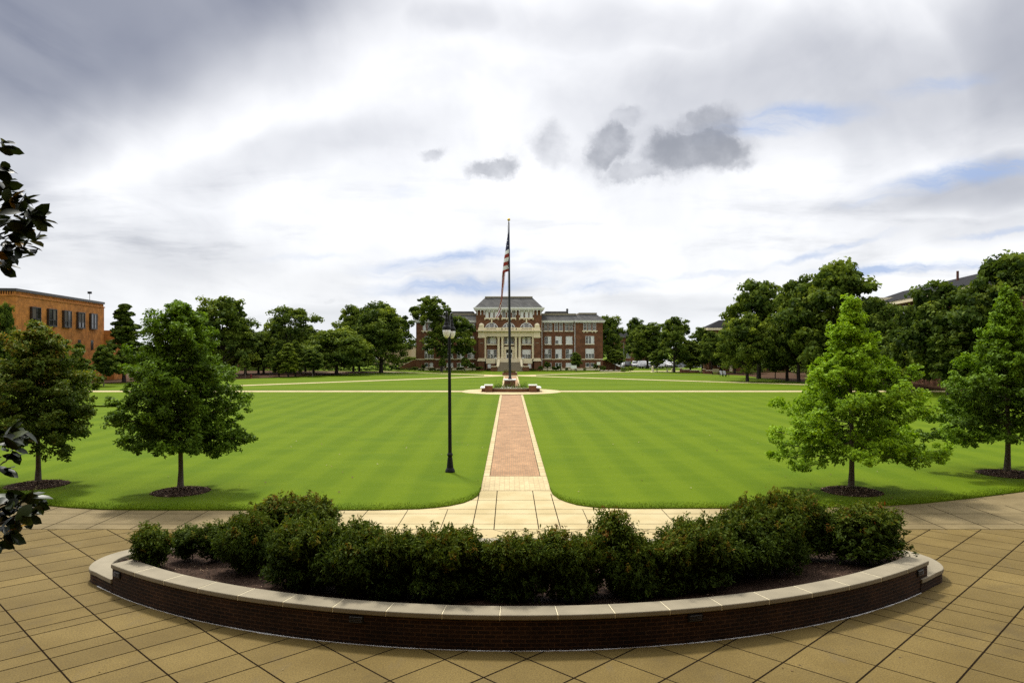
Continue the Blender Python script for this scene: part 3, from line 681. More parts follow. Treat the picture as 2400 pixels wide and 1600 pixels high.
shr = [ # px, foot py, top py, width px, proto, tone, label
 (357,1328,1222,92,3,.06,'small reddish tipped shrub alone at the left end of the curved planter'),
 (440,1302,1228,76,3,-.03,'small round dark green shrub second from the left end of the planter'),
 (505,1306,1216,84,3,.0,'small upright shrub third from the left, touching the first big shrub'),
 (585,1332,1180,150,0,.05,'tall bronze tipped shrub where the dense planter row begins on the left'),
 (690,1286,1152,190,1,.08,'highest shrub at the back left of the planter, reddish top against the lawn'),
 (712,1372,1204,190,2,.0,'large dark green shrub in the left front of the planter row'),
 (838,1384,1202,205,0,.02,'broad green shrub with a flat feathery top left of the lamp post'),
 (925,1396,1236,165,1,-.02,'green shrub under the lamp post line, behind the left wall light'),
 (1035,1400,1240,185,2,.05,'bushy shrub with orange tips just left of the central walk'),
 (1118,1392,1266,130,0,.04,'low reddish shrub in the gap left of the walk centre'),
 (1205,1404,1258,180,1,.02,'middle shrub of the planter row directly before the walk'),
 (1300,1398,1246,120,4,.07,'thin shrub with open stems and brown tips right of the walk centre'),
 (1350,1400,1262,140,2,.05,'rounded shrub with orange leaf tips right of the walk'),
 (1440,1388,1186,128,4,.05,'tall airy shrub rising above the planter row to the right of the walk'),
 (1488,1396,1240,150,0,.04,'dark shrub behind the right wall light'),
 (1568,1386,1246,160,1,.05,'bronze green shrub right of the second wall light'),
 (1645,1372,1206,190,2,.02,'big green shrub where the planter row climbs to the right'),
 (1735,1346,1176,200,0,.01,'dense feathery shrub in the right half of the planter'),
 (1808,1334,1158,180,1,.03,'tall shrub with pale green crown near the right end of the row'),
 (1872,1302,1150,150,2,.03,'dark shrub at the back, beside the round shrub on the right'),
 (2022,1308,1164,215,0,.09,'wide round clipped shrub with bronze top alone at the right end'),
]
rr = random.Random(9)
for i, (px, fy, ty, wpx, pr, tone, lab) in enumerate(shr):
    root, kids, rx, h = SH[pr]; Z = 5.06*F/(fy-815); X = PX(px, Z)
    sxy = (wpx/F*Z)/(2*rx)*.97; szz = (PZ(ty, Z)-.44)/h*(.94 if px > 1420 or px < 1000 else 1.03)
    r = dup(root, kids, (X, Z, .42), rr.uniform(0,6.28), (sxy, sxy, szz), lab)
    for c in children(r):
        if c.name.startswith('foliage'): c['tone'] = tone
for root, kids, _, _ in SH:
    for c, _s in kids: bpy.data.objects.remove(c)
    bpy.data.objects.remove(root)

# ------------------------------------------------------------------ young oaks near the plaza
def oak(name, label, X, Y, H, z0, prof, seed, nbr=62, leafsize=.12, per=17, mat=LEAF, droop=0.0, tone=0.0, tr=.10, dens=1.0, bright=.0, group=None, lean=0, elmax=50):
    """prof(t) -> crown radius at height fraction t (0 = lowest branch, 1 = top)"""
    rng = np.random.default_rng(seed); root = thing(name, label, 'tree', (X, Y, .04), group)
    tk = MB(); zt = np.linspace(0, H*.97, 9)
    tk.tube([(lean*z*z*.004 + .03*math.sin(z*1.3), .03*math.cos(z*1.1), z-.05) for z in zt], [tr*(1.35 if i == 0 else 1)*(1-.93*(z/H)**1.0)+.006 for i, z in enumerate(zt)], 10)
    Cs, Ns, Ts, Ss = [], [], [], []
    for k in range(nbr):
        t = ((k+.5)/nbr)**.95; z = z0 + (H-z0)*t*.985; a = k*2.39996 + rng.normal(0,.35); L = prof(t)*rng.uniform(.62, 1.10)
        el = rad(-6 + elmax*t**1.3 + rng.normal(0,7) - droop*(1-t)); hd = np.array([math.cos(a), math.sin(a), 0.0])
        L = min(L, (H*1.02-z)/max(.15, math.sin(el)) if el > 0.2 else L)
        base = np.array([0,0,z-(.25 if t > .1 else .0)*L*.3]); nseg = max(3, int(L/.22)); pts = [base]
        for s_ in range(1, nseg+1):
            q = s_/nseg; zz = math.tan(el)*L*q*.85 + (.10*L*q*q if t < .5 else 0) - .04*L*math.sin(q*3.1)
            pts.append(base + hd*L*q + np.array([0,0,zz]))
        tk.tube(pts[::max(1,nseg//4)] + [pts[-1]], np.linspace(.012+.012*L*.5, .004, len(pts[::max(1,nseg//4)])+1), 5)
        side = np.array([-hd[1], hd[0], 0]); tl = rng.normal(.0,.06)
        for s_, p in enumerate(pts[1:], 1):
            q = s_/nseg
            if q < .22: continue
            wl = L*.42*(1.05-q)*1.0 + .10
            for m_ in range(max(1, int(round((2.6 if q < .95 else 3)*dens)))):
                o_ = rng.uniform(-1,1)*wl; c = p + side*o_ + hd*abs(o_)*.35 + np.array([0,0,rng.normal(0.02,.13)+ .12*abs(o_)])
                n = max(5, int(per*rng.uniform(.6,1.35))); r_ = sphere_dirs(rng, n)*(rng.random((n,1))**.5)*np.array([.20,.20,.135])*rng.uniform(.7,1.35)
                Cs.append(c+r_); Ns.append(rng.normal(0,.55,(n,3)) + np.array([0,0,.75]) + hd*.35)
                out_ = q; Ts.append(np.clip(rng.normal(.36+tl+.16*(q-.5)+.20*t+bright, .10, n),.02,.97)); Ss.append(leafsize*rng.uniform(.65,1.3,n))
    # leader at the top
    for m_ in range(30):
        c = np.array([rng.normal(0,.20), rng.normal(0,.20), H*.89 + rng.uniform(-.35,.55)*.6]); n = 13; r_ = sphere_dirs(rng, n)*np.array([.12,.12,.16])
        Cs.append(c+r_); Ns.append(rng.normal(0,.6,(n,3))+np.array([0,0,.6])); Ts.append(np.clip(rng.normal(.6+bright,.1,n),0,.97)); Ss.append(leafsize*rng.uniform(.65,1.2,n))
    tk.build('trunk', BARK, root, smooth=True)
    C = np.vstack(Cs)
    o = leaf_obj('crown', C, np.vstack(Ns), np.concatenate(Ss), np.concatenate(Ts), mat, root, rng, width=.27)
    if tone: o['tone'] = tone
    return root
def pr_round(R): return lambda t: R*(.80+.9*t if t < .22 else max(.06, (1-((t-.2)/.82)**1.7)))
def pr_pyr(R): return lambda t: R*(1.0 if t < .12 else max(.05, 1.02*(1-(t-.10)/.93)**1.22))
def pr_ov(R): return lambda t: R*(.78+.9*t if t < .22 else max(.06, (1-((t-.2)/.82)**1.45)))
oak('young_oak', 'full rounded young oak on the left lawn with its own mulch ring', -12.56, 28.3, 7.0, 1.65, pr_round(2.5), 5, nbr=115, leafsize=.13, per=40, tr=.095, tone=.12, group='young oaks round the plaza')
oak('young_oak', 'young oak with orange tinted new leaves at the far left edge before the orange building', -18.85, 29.65, 6.25, 1.7, pr_ov(2.5), 8, nbr=105, leafsize=.13, per=40, mat=LEAFY, tr=.10, tone=.09, group='young oaks round the plaza')
oak('young_oak', 'bright yellow green pyramidal young oak on the right lawn behind the round shrub', 13.03, 28.3, 7.1, 1.45, pr_pyr(3.45), 12, nbr=96, leafsize=.135, per=34, tr=.105, tone=.42, droop=3, group='young oaks round the plaza')
oak('young_oak', 'darker pyramidal young oak cut by the right edge of the picture', 21.6, 32.2, 7.8, 1.65, pr_pyr(3.4), 15, nbr=112, leafsize=.135, per=40, tr=.115, tone=.18, droop=2, group='young oaks round the plaza')
rn = np.random.default_rng(5)
for (x, y, r, lab) in ((-12.45,28.15,1.02,'mulch ring under the rounded oak on the left lawn'),(-18.75,29.5,1.1,'mulch ring under the orange tinted oak at the left edge'),(13.0,28.2,1.05,'mulch ring under the bright oak on the right lawn'),(21.6,32.1,1.2,'mulch ring under the dark oak at the right edge')):
    m = MB(); m.lathe([(r*1.04*(1), .03),(r*.9,.075),(r*.5,.13),(.14,.16)], 40, (x,y,.02)); o = kind(m.build('mulch', MULCH, smooth=True), 'stuff'); tag(o, lab, 'mulch')
    pts = []
    for _ in range(2600):
        a = rn.uniform(0,6.283); q = r*1.05*math.sqrt(rn.random()); pts.append((x+q*math.cos(a), y+q*math.sin(a), .02+.16-.13*(q/r)**1.6))
    o2 = chips('bark_chips', pts, rn, lab.replace('mulch ring', 'pale bark chips on the ring'), .05, .14, pw=.45)
# ------------------------------------------------------------------ magnolia at the left edge
def magnolia():
    rng = np.random.default_rng(31); Z = 7.6
    root = thing('magnolia_tree', 'dark glossy magnolia whose big leathery leaves reach in at the left edge', 'tree', (0,0,0))
    pts = [(10,345),(4,400),(12,437),(28,462),(56,473),(71,502),(88,516),(60,538),(76,562),(45,584),(22,567),(13,533),(9,489),(13,600),(3,622),(35,520),(30,555),(48,500),
           (13,1022),(30,1012),(50,1016),(12,1070),(38,1052),(8,1094),(57,1165),(69,1180),(88,1180),(53,1209),(25,1190),(13,1180),(66,1206),(21,1222),(13,1250),(19,1258),(6,1270),(40,1178),(36,1205),(5,1206)]
    ros = []
    for (px, py) in pts:
        zz = Z + rng.uniform(-.25,.25); ros.append((np.array([PX(px-9, zz), zz, PZ(py, zz)]), np.array([.8,.0,-.05])))
    c0 = np.array([-7.45,7.7,4.7])
    while len(ros) < 330:
        p = c0 + sphere_dirs(rng,1)[0]*np.array([1.9,2.0,3.6])*rng.uniform(.55,1.0)
        if p[0] < -.705*max(p[1],0)-.26 and p[2] > .9: ros.append((p, (p-c0)/4))
    C,N_,T,S,TD = [],[],[],[],[]
    for i, (p, dr) in enumerate(ros):
        n = rng.integers(8,11) if i < 18 else rng.integers(6,8) if i < 38 else rng.integers(6,9)
        for k in range(n):
            d_ = norm((rng.normal(0,.75,3) + dr + np.array([0,0,-.1])).reshape(1,3))[0]; L = rng.uniform(.14,.22)
            C.append(p + d_*L*.55); TD.append(d_); N_.append(rng.normal(0,.5,3)+np.array([0,-.15,.8])); S.append(L); T.append(np.clip(rng.normal(.42,.2),0,.9) if rng.random() > .025 else .985)
    tk = MB(); tk.tube([(-7.5,7.7,-.05),(-7.48,7.72,2.5),(-7.42,7.68,5.2),(-7.45,7.7,7.9)], [.17,.13,.08,.02], 10)
    for i, (p, dr) in enumerate(ros[::7] + ros[:36:3]):
        z0 = np.clip(p[2]-.7, .9, 7.4); m_ = (np.array([-7.45,7.7,z0]) + p)/2 + np.array([0,0,-.15]); tk.tube([(-7.46,7.7,z0), tuple(m_), tuple(p)], [.035,.022,.006], 5)
    tk.build('trunk', DBARK, root, smooth=True)
    leaf_obj('crown', np.array(C), np.array(N_), np.array(S), np.array(T), MAGL, root, rng, width=.27, tdir=np.array(TD), shape='long', fold=.06)
magnolia()

# ------------------------------------------------------------------ twin lamp post
def lamp():
    X, Y = PX(1054.9, 32.6), 32.6
    r = thing('street_lamp', 'black twin headed street lamp with frosted acorn globes standing on the left lawn', 'street lamp', (X, Y, LZ-.005)); r.rotation_euler = (0, rad(-.35), 0)
    b_ = MB(); b_.lathe([(.215,0),(.215,.06),(.20,.10),(.17,.17),(.15,.19),(.14,.30),(.115,.55),(.105,.62),(.10,.66)], 16); b_.build('base', BLACK, r, smooth=False)
    p = MB(); p.lathe([(.082,.66),(.10,.70),(.125,.74),(.125,.79),(.10,.83),(.084,.86)], 16); p.build('collar', BLACK, r)
    p = MB(); p.lathe([(.083,.86),(.075,2.6),(.060,5.9),(.060,6.02),(.075,6.05),(.075,6.10),(.045,6.14),(.03,6.55),(.0,6.75)], 16); p.build('pole', BLACK, r)
    for s in (1, -1):
        ax, ay = .022*s, 1.08*s
        a = MB(); a.tube([(0,0,6.08),(ax*.06,ay*.06,6.5),(ax*.3,ay*.3,6.86),(ax*.65,ay*.65,6.98),(ax*.95,ay*.95,6.90),(ax,ay,6.78)], .026, 8)
        a.tube([(ax*.08,ay*.08,6.2),(ax*.5,ay*.5,6.42),(ax*.75,ay*.75,6.7)], .012, 6); a.build('arm', BLACK, r)
        h = MB(); h.lathe([(.005,7.06),(.03,7.0),(.022,6.93),(.05,6.88),(.06,6.80),(.045,6.75),(.07,6.70),(.075,6.55),(.095,6.52),(.105,6.48),(.11,6.42),(.165,6.36),(.185,6.28),(.18,6.22),(.165,6.22)], 18, (ax,ay,0)); hd = h.build('lamp_head', BLACK, r)
        g_ = MB(); g_.lathe([(.165,6.225),(.168,6.14),(.150,6.03),(.115,5.94),(.06,5.885),(.005,5.87)], 20, (ax,ay,0)); g_.build('globe', LAMPG, hd, smooth=True)
lamp()

# ------------------------------------------------------------------ flagpole, flag and its planter
ZP = 94.0; XP = PX(1193.6+1.6, ZP)
def planter_flag():
    r = thing('flagpole_planter', 'curved brick planter with pale capped piers around the flagpole foot', 'planter', (PX(1197,91.5), 0, LZ))
    FB = BRICK; m = MB(); yc = 91.6
    A = [(-2.25+4.5*i/20, yc-.45*math.sin(math.pi*i/20)) for i in range(21)]; B = [(x, y+.4) for x,y in A]
    m.ribbon(A, B, -.06, .38); m.build('front_wall', FB, r)
    c = MB(); c.ribbon([(x,y-.04) for x,y in A], [(x,y+.44) for x,y in A], .38, .47); c.build('coping', STONE, r)
    for s in (-1,1):
        p = MB(); p.box(s*2.72-.46, s*2.72+.46, yc-.5, yc+.55, -.06, .80); q = p.build('pier', FB, r)
        k = MB(); k.box(s*2.72-.54, s*2.72+.54, yc-.58, yc+.63, .80, .92); k.build('cap', WHITE, q)
        w_ = MB(); w_.box(min(s*3.18,s*3.6), max(s*3.18,s*3.6), yc+.2, yc+3.2, -.06, .42); w_.box(min(s*2.3,s*3.6),max(s*2.3,s*3.6), yc+3.2, yc+3.6, -.06, .42); q = w_.build('side_wall', FB, r)
        k = MB(); k.box(min(s*3.185,s*3.78), max(s*3.185,s*3.78), yc+.1, yc+3.7, .42, .54); k.build('coping', WHITE, q)
    pb = MB(); pb.box(-.70-.1,.70-.1, ZP-.7, ZP+.7, -.06, 1.36); q = pb.build('plinth', FB, r)
    k = MB(); k.box(-.80-.1,.80-.1, ZP-.8, ZP+.8, 1.36, 1.5); k.build('cap', WHITE, q)
    so_ = MB(); so_.box(-2.2,2.2,yc+.4,yc+3.3,-.05,.32); so_.build('soil', MULCH, r)
planter_flag()
rng = np.random.default_rng(77)
P = np.column_stack([rng.uniform(-2.1,2.1,2600)+PX(1197,91.5), rng.uniform(92.0,94.8,2600), .36+np.abs(rng.normal(0,.34,2600))])
P = P[(np.abs(P[:,0]-XP) > .8) | (P[:,1] < 93.2)]
fl = leaf_obj('bedding_plants', P, rng.normal(0,.6,P.shape)+np.array([0,-.2,.7]), rng.uniform(.06,.17,len(P)), np.clip(rng.normal(.5,.15,len(P)),0,1), LEAF, None, rng); fl['kind'] = 'stuff'; tag(fl, 'low green bedding plants filling the flagpole planter', 'plants')
PETAL = M_simple('white_petal', (.75,.75,.62), .7)
n = 420; P = np.column_stack([rng.normal(-.15,.62,n)+PX(1197,91.5), rng.uniform(91.85,92.6,n), .40+np.abs(rng.normal(0,.11,n))])
fl = leaf_obj('white_flowers', P, rng.normal(0,.5,P.shape)+np.array([0,-.6,.7]), rng.uniform(.06,.12,n), rng.random(n), PETAL, None, rng); fl['kind'] = 'stuff'; tag(fl, 'small white flowers behind the front wall of the flagpole planter', 'flowers')
r = thing('flagpole', 'tall dark flagpole topped by a gilded ball, rising from the brick planter', 'flagpole', (XP, ZP, LZ+1.5)); r.rotation_euler = (0, rad(-.42), 0)
HT = PZ(521, ZP) - LZ - 1.5
m = MB(); m.lathe([(.24,0),(.24,.12),(.17,.2),(.165,1.0),(.155,HT*.3),(.125,HT*.65),(.085,HT)], 14); m.build('pole', M_simple('dark_pole', (.018,.019,.021), .5, 0, spec=.3), r, smooth=True)
m = MB(); m.lathe([(.04,HT-.02),(.05,HT+.12),(.03,HT+.16)], 10); m.build('truck', BLACK, r)
m = MB(); m.lathe([(.01,HT+.16)] + [(.19*math.sin(math.pi*k/8), HT+.34-.19*math.cos(math.pi*k/8)) for k in range(1,8)] + [(.005,HT+.53)], 14); m.build('finial', GOLD, r, smooth=True)
m = MB(); m.tube([(-.16,-.1,HT-.4),(-.19,-.1,HT*.5),(-.17,-.1,1.2)], .012, 5); m.build('halyard', STONE, r)
# the limp flag: folded cloth hanging from the hoist, each row [photo y, left x, right x]
NAVY = M_simple('navy_cloth', (.012,.014,.05), .85, var=.3); RED = M_simple('red_cloth', (.25,.022,.014), .85, var=.25); WCL = M_simple('white_cloth', (.72,.72,.74), .85, var=.1)
rows = [(530.5,1192.0,1192.9),(545,1190.2,1192.8),(560,1187.6,1192.7),(575,1185.6,1192.6),(588,1183.6,1192.5),(600,1181.8,1192.4),(610,1180.2,1192.3),(620,1179.2,1192.2),(630,1178.2,1192.1),(636,1177.6,1192.0),
        (637,1177.4,1184.6),(645,1176.4,1183.8),(655,1175.8,1182.8),(665,1175.6,1182.2),(675,1175.2,1180.4),(690,1174.8,1178.6),(702,1173.6,1177.4),(712,1171.0,1175.8),(722,1169.0,1174.6),(732,1165.6,1173.0),(740,1162.6,1169.5),(746,1160.2,1166.5)]
fm_ = MB(); NC = 13; grid = []
def lerp_row(y):
    for a, b_ in zip(rows, rows[1:]):
        if a[0] <= y <= b_[0]:
            t = (y-a[0])/(b_[0]-a[0]); return a[1]+(b_[1]-a[1])*t, a[2]+(b_[2]-a[2])*t
ysf = list(np.arange(530.5, 636.4, 1.5)) + list(np.arange(637, 746, 1.5))
for i, y in enumerate(ysf):
    lx, rx_ = lerp_row(y); row = []
    for j in range(NC+1):
        q = j/NC; x = lx+(rx_-lx)*q; wdt = (rx_-lx)/F*ZP
        fold = .16*wdt/.8*math.sin(q*(9 if y > 636 else 6.0)+y*.035) + .10*math.sin(y*.07+q*2); row.append((PX(x,ZP), ZP-.25+fold, PZ(y + (1-q)*5.0*(1 if y < 636 else 0),ZP)))
    grid.append(row)
for i in range(len(ysf)-1):
    for j in range(NC):
        y = ysf[i]; q = (j+.5)/NC
        if y < 636:
            if y < 584: mi = 0
            else: mi = 2 if int((y-584)/8.9) % 2 == 0 else 1
        else:
            if 636 < ysf[i] and ysf[i-1] < 636: continue
            v = q*3.0 + .9*math.sin(y*.045) + (y-636)*.012
            mi = 2 if (v % 2.1) > 1.6 else 1
            if y > 712: mi = 2 if (q*2.2+y*.05) % 1.5 > .62 else 1
        fm_.add([grid[i][j], grid[i][j+1], grid[i+1][j+1], grid[i+1][j]], [(0,1,2,3)], mi)
rs = random.Random(3)
for (sx_, sy_, sz_) in ((1189.0,553.5,1.3),(1189.3,565.5,1.9),(1186.0,573.5,1.6),(1190.2,577.5,1.5),(1187.8,545,.9),(1184.6,583,.9)):
    c = Vector((PX(sx_,ZP), ZP-.62, PZ(sy_,ZP))); R_ = sz_/F*ZP; vs_ = []
    for k in range(10):
        a = math.pi/2 + k*math.pi/5 + .15; q = R_ if k % 2 == 0 else R_*.42; vs_.append(c+Vector((q*math.cos(a), 0, q*math.sin(a))))
    fm_.add(vs_, [tuple(range(10))], 2)
fo = fm_.build('flag', [NAVY, RED, WCL], smooth=False); tag(fo, 'large stars and stripes flag hanging limp down the flagpole', 'flag')
# second small planter further along the walk
r = thing('walk_planter', 'low square brick planter with red flowers on the walk behind the flagpole', 'planter', (PX(1194.8,146.5), 147.5, LZ))
m = MB(); m.box(-1.45,1.45,-1.2,1.2,-.05,.44); m.build('wall', BRICK, r)
m = MB(); m.box(-1.52,1.52,-1.27,1.27,.44,.52); m.build('coping', M_simple('brick_cap', (.11,.05,.03), .8), r)
n = 900; P = np.column_stack([rng.uniform(-1.2,1.2,n), rng.uniform(-1,1,n), .55+np.abs(rng.normal(0,.22,n))])
leaf_obj('flowers', P, rng.normal(0,.6,P.shape)+np.array([0,-.2,.6]), rng.uniform(.1,.22,n), np.where(rng.random(n) < .35, .97, .5), NAND, r, rng)
# ------------------------------------------------------------------ the main hall
BS = 1740/180.6
def bx(px): return (px-1194)/BS
def bz(py): return 5.5-(py-815)/BS
hall = thing('brick_hall', 'wide symmetrical red brick hall with cream stone portico at the end of the walk', 'building', (0,0,0))
def part(name, mat, fn, parent=hall, **kw):
    m = MB(); fn(m); return m.build(name, mat, parent, **kw)
def frustum(m, b, t, z0, z1):
    vs = [(b[0],b[2],z0),(b[1],b[2],z0),(b[1],b[3],z0),(b[0],b[3],z0),(t[0],t[2],z1),(t[1],t[2],z1),(t[1],t[3],z1),(t[0],t[3],z1)]
    m.add(vs, [(0,3,2,1),(4,5,6,7),(0,1,5,4),(1,2,6,5),(2,3,7,6),(3,0,4,7)])
def window(parent, x0, x1, z0, z1, y, lights=1, blind=0.0, mat=None, pane=None, mul=.13, rail=True, sill=True, name='window', muntin=True, axis=None):
    mat = mat or WHITE; pane = pane or GLASS; m = MB(); t = .07; dp = .10
    m.box(x0,x0+t,y-dp,y,z0,z1); m.box(x1-t,x1,y-dp,y,z0,z1); m.box(x0+t,x1-t,y-dp,y,z1-t,z1); m.box(x0+t,x1-t,y-dp,y,z0,z0+t*1.3)
    wl = (x1-x0-2*t)/lights
    for k in range(1, lights):
        xc = x0+t+wl*k; m.box(xc-mul/2,xc+mul/2,y-dp+.01,y,z0+t*1.3,z1-t)
    if rail: 
        for k in range(lights): m.box(x0+t+wl*k+.02+mul/2*(k>0), x0+t+wl*(k+1)-.02-mul/2*(k<lights-1), y-dp+.03, y-.004, (z0+z1)/2-.035, (z0+z1)/2+.035)
    if muntin:
        for k in range(lights):
            xc = x0+t+wl*(k+.5); m.box(xc-.02,xc+.02,y-dp+.045,y-.006,z0+t*1.3,z1-t)
            for fr in (.25,.75):
                zc = z0+(z1-z0)*fr; m.box(x0+t+wl*k+.02, x0+t+wl*(k+1)-.02, y-dp+.05, y-.008, zc-.016, zc+.016)
    f = m.build(name, mat, parent)
    p = MB(); p.box(x0+t*.5,x1-t*.5,y-.035,y-.01,z0+t*.5,z1-t*.5); p.build('pane', pane, f)
    if blind:
        for k in range(lights):
            bl = blind if not isinstance(blind, (list,tuple)) else blind[k]
            if bl > 0: p = MB(); p.box(x0+t+wl*k+.05, x0+t+wl*(k+1)-.05, y-.044, y-.036, z1-t-(z1-z0-2*t)*bl, z1-t); p.build('blind', BLIND, f)
    if sill: s = MB(); s.box(x0-.12,x1+.12,y-.16,y+.0,z0-.16,z0-.002); s.build('sill', CREAM, f)
    return f
YC, YW, YV = 179.4, 181.2, 180.4          # faces: centre block, wing walls, end pavilions
part('wall', BRICK, lambda m: m.box(bx(1116.4), bx(1269), YC, 200, -.05, 14.62))
for s in (-1, 1):
    X = lambda p: (bx(p) if s > 0 else -bx(p)) 
    def bxs(m, a, b_, y0, y1, z0, z1): xa, xb = X(a), X(b_); m.box(min(xa,xb), max(xa,xb), y0, y1, z0, z1)
    part('wing_wall', BRICK, lambda m: bxs(m,1269.1,1349,YW,199,-.05,11.64))
    part('pavilion_wall', BRICK, lambda m: bxs(m,1349.02,1412.6,YV,199.5,-.05,11.64))
    # cornices
    part('cornice', WHITE, lambda m: (bxs(m,1269.2,1345,YW-.55,YW+.2,11.645,12.0), bxs(m,1269.2,1345,YW-.75,YW+.2,12.0,12.16)))
    part('cornice', WHITE, lambda m: (bxs(m,1346.5,1416.5,YV-.5,199.9,11.645,12.0), bxs(m,1345.5,1418,YV-.7,200.1,12.0,12.16)))
    # slate roofs with pale flat parapet bands
    xa, xb = sorted((X(1269.2), X(1352)))
    part('roof', ROOF, lambda m: frustum(m, (xa,xb,YW-.6,198.5), (xa,xb,YW+1.3,197), 12.16, 13.55))
    part('parapet', STONE, lambda m: m.box(xa+.02,xb,YW+1.2,196.8,13.555,13.95))
    xa2, xb2 = sorted((X(1345.6), X(1416.8)))
    ta, tb = sorted((X(1359), X(1399.5)))
    part('roof', ROOF, lambda m: frustum(m, (xa2,xb2,YV-.6,200), (ta,tb,YV+1.6,198), 12.163, 13.72))
    part('parapet', STONE, lambda m: m.box(ta-.1,tb+.1,YV+1.5,198.1,13.724,14.1))
    part('roof_box', ROOF, lambda m: bxs(m,1281,1332,YW+4,192,13.96,14.6))
    part('band_course', CREAM, lambda m: (bxs(m,1269.3,1348.9,YW-.08,YW+.01,2.62,2.84),))
    part('band_course', CREAM, lambda m: (bxs(m,1348.8,1413.2,YV-.08,YV+.01,2.625,2.845),))
    part('string_course', BRICK, lambda m: (bxs(m,1269.3,1348.9,YW-.06,YW+.01,9.1,9.25), bxs(m,1349.1,1412.7,YV-.06,YV+.01,9.1,9.25)))
    part('foundation', CREAM, lambda m: (bxs(m,1269.4,1348.8,YW-.10,YW+.01,-.05,.55), bxs(m,1348.9,1412.9,YV-.10,YV+.01,-.05,.55)))
    part('downspout', WHITE, lambda m: bxs(m,1346.9,1348.6,YW-.3,YW-.1,.4,11.6))
    part('downspout', WHITE, lambda m: bxs(m,1269.3,1270.9,YW-.3,YW-.1,.4,11.6))
    P4 = lambda q: 1200+q/8.254
    def wn(a, b_, z0, z1, y, l, blind=0, **k):
        xa_, xb_ = sorted((X(P4(a)), X(P4(b_)))); window(hall, xa_, xb_, z0, z1, y, l, blind, **k)
    rb = random.Random(5 if s > 0 else 8)
    for i, a in enumerate((620,712,825,918,1028,1118)): wn(a, a+65, 9.62, 11.5, YW, 1, (.95 if rb.random() < .5 else 0))
    for i, (a, b_) in enumerate(((637,762),(840,967),(1044,1172))):
        wn(a, b_, 6.4, 8.3, YW, 2, [rb.choice((0,0,.5,1)) for _ in range(2)] if i < 2 or s < 0 else [1,1]); wn(a, b_, 2.9, 5.2, YW, 2, [rb.choice((0,.5,.5,1)) for _ in range(2)])
        wn(a, b_, .85, 1.85, YW, 2, [rb.choice((0,1)) for _ in range(2)], muntin=False, rail=False)
    for a in (1380,1465,1560): wn(a, a+62, 9.72, 11.52, YV, 1, rb.choice((0,0,.95)), sill=False)
    part('sill', CREAM, lambda m: (bxs(m,P4(1355),P4(1650),YV-.2,YV+.01,9.45,9.7), bxs(m,P4(1380),P4(1402),YV-.15,YV+.01,9.2,9.45), bxs(m,P4(1440),P4(1462),YV-.15,YV+.01,9.2,9.45), bxs(m,P4(1540),P4(1562),YV-.15,YV+.01,9.2,9.45), bxs(m,P4(1605),P4(1627),YV-.15,YV+.01,9.2,9.45)))
    wn(1420,1586,6.45,8.35,YV,3,[0,0,.95] if s > 0 else 0); wn(1420,1586,2.9,5.3,YV,3,[.5,.5,.5])
    for a in (1425,1520): wn(a, a+68, .85, 1.85, YV, 1, rb.choice((0,1)), muntin=False, rail=False)
part('roof_vent', BLACK, lambda m: [m.box(bx(1331.5)-(.05 if k%2 else 0),bx(1335.8)+(.05 if k%2 else 0),186,186.6,13.95+.2*k,13.95+.2*k+.16) for k in range(7)] + [m.box(bx(1333),bx(1334.3),186.2,186.4,13.9,15.3)])
# centre block
P6 = lambda q: 1080+q/7.84
def cx6(q): return bx(P6(q))
def z6(q): return bz(680+q/7.84)
part('cornice', WHITE, lambda m: (m.box(cx6(250),cx6(1520),YC-.75,200.6,14.62,14.95), m.box(cx6(238),cx6(1533),YC-.95,200.8,14.951,15.25)))
part('roof', ROOF, lambda m: frustum(m, (cx6(262),cx6(1500),YC-.8,200.6), (cx6(440),cx6(1322),YC+2.6,197), 15.25, 17.75))
part('parapet', STONE, lambda m: m.box(cx6(440),cx6(1322),YC+2.5,197.1,17.755,18.1))
for q in (305,370,433,745,1018,1073,1335,1400,1467): part('bracket', WHITE, lambda m: (m.box(cx6(q-8),cx6(q+8),YC-.55,YC-.002,14.25,14.615), m.box(cx6(q-6),cx6(q+6),YC-.3,YC-.003,13.45,14.25)))
for q in (525,608,835,930,1163,1245): part('bracket', WHITE, lambda m: (m.box(cx6(q-8),cx6(q+8),YC-.55,YC-.002,14.25,14.615), m.box(cx6(q-6),cx6(q+6),YC-.3,YC-.003,14.0,14.25)))
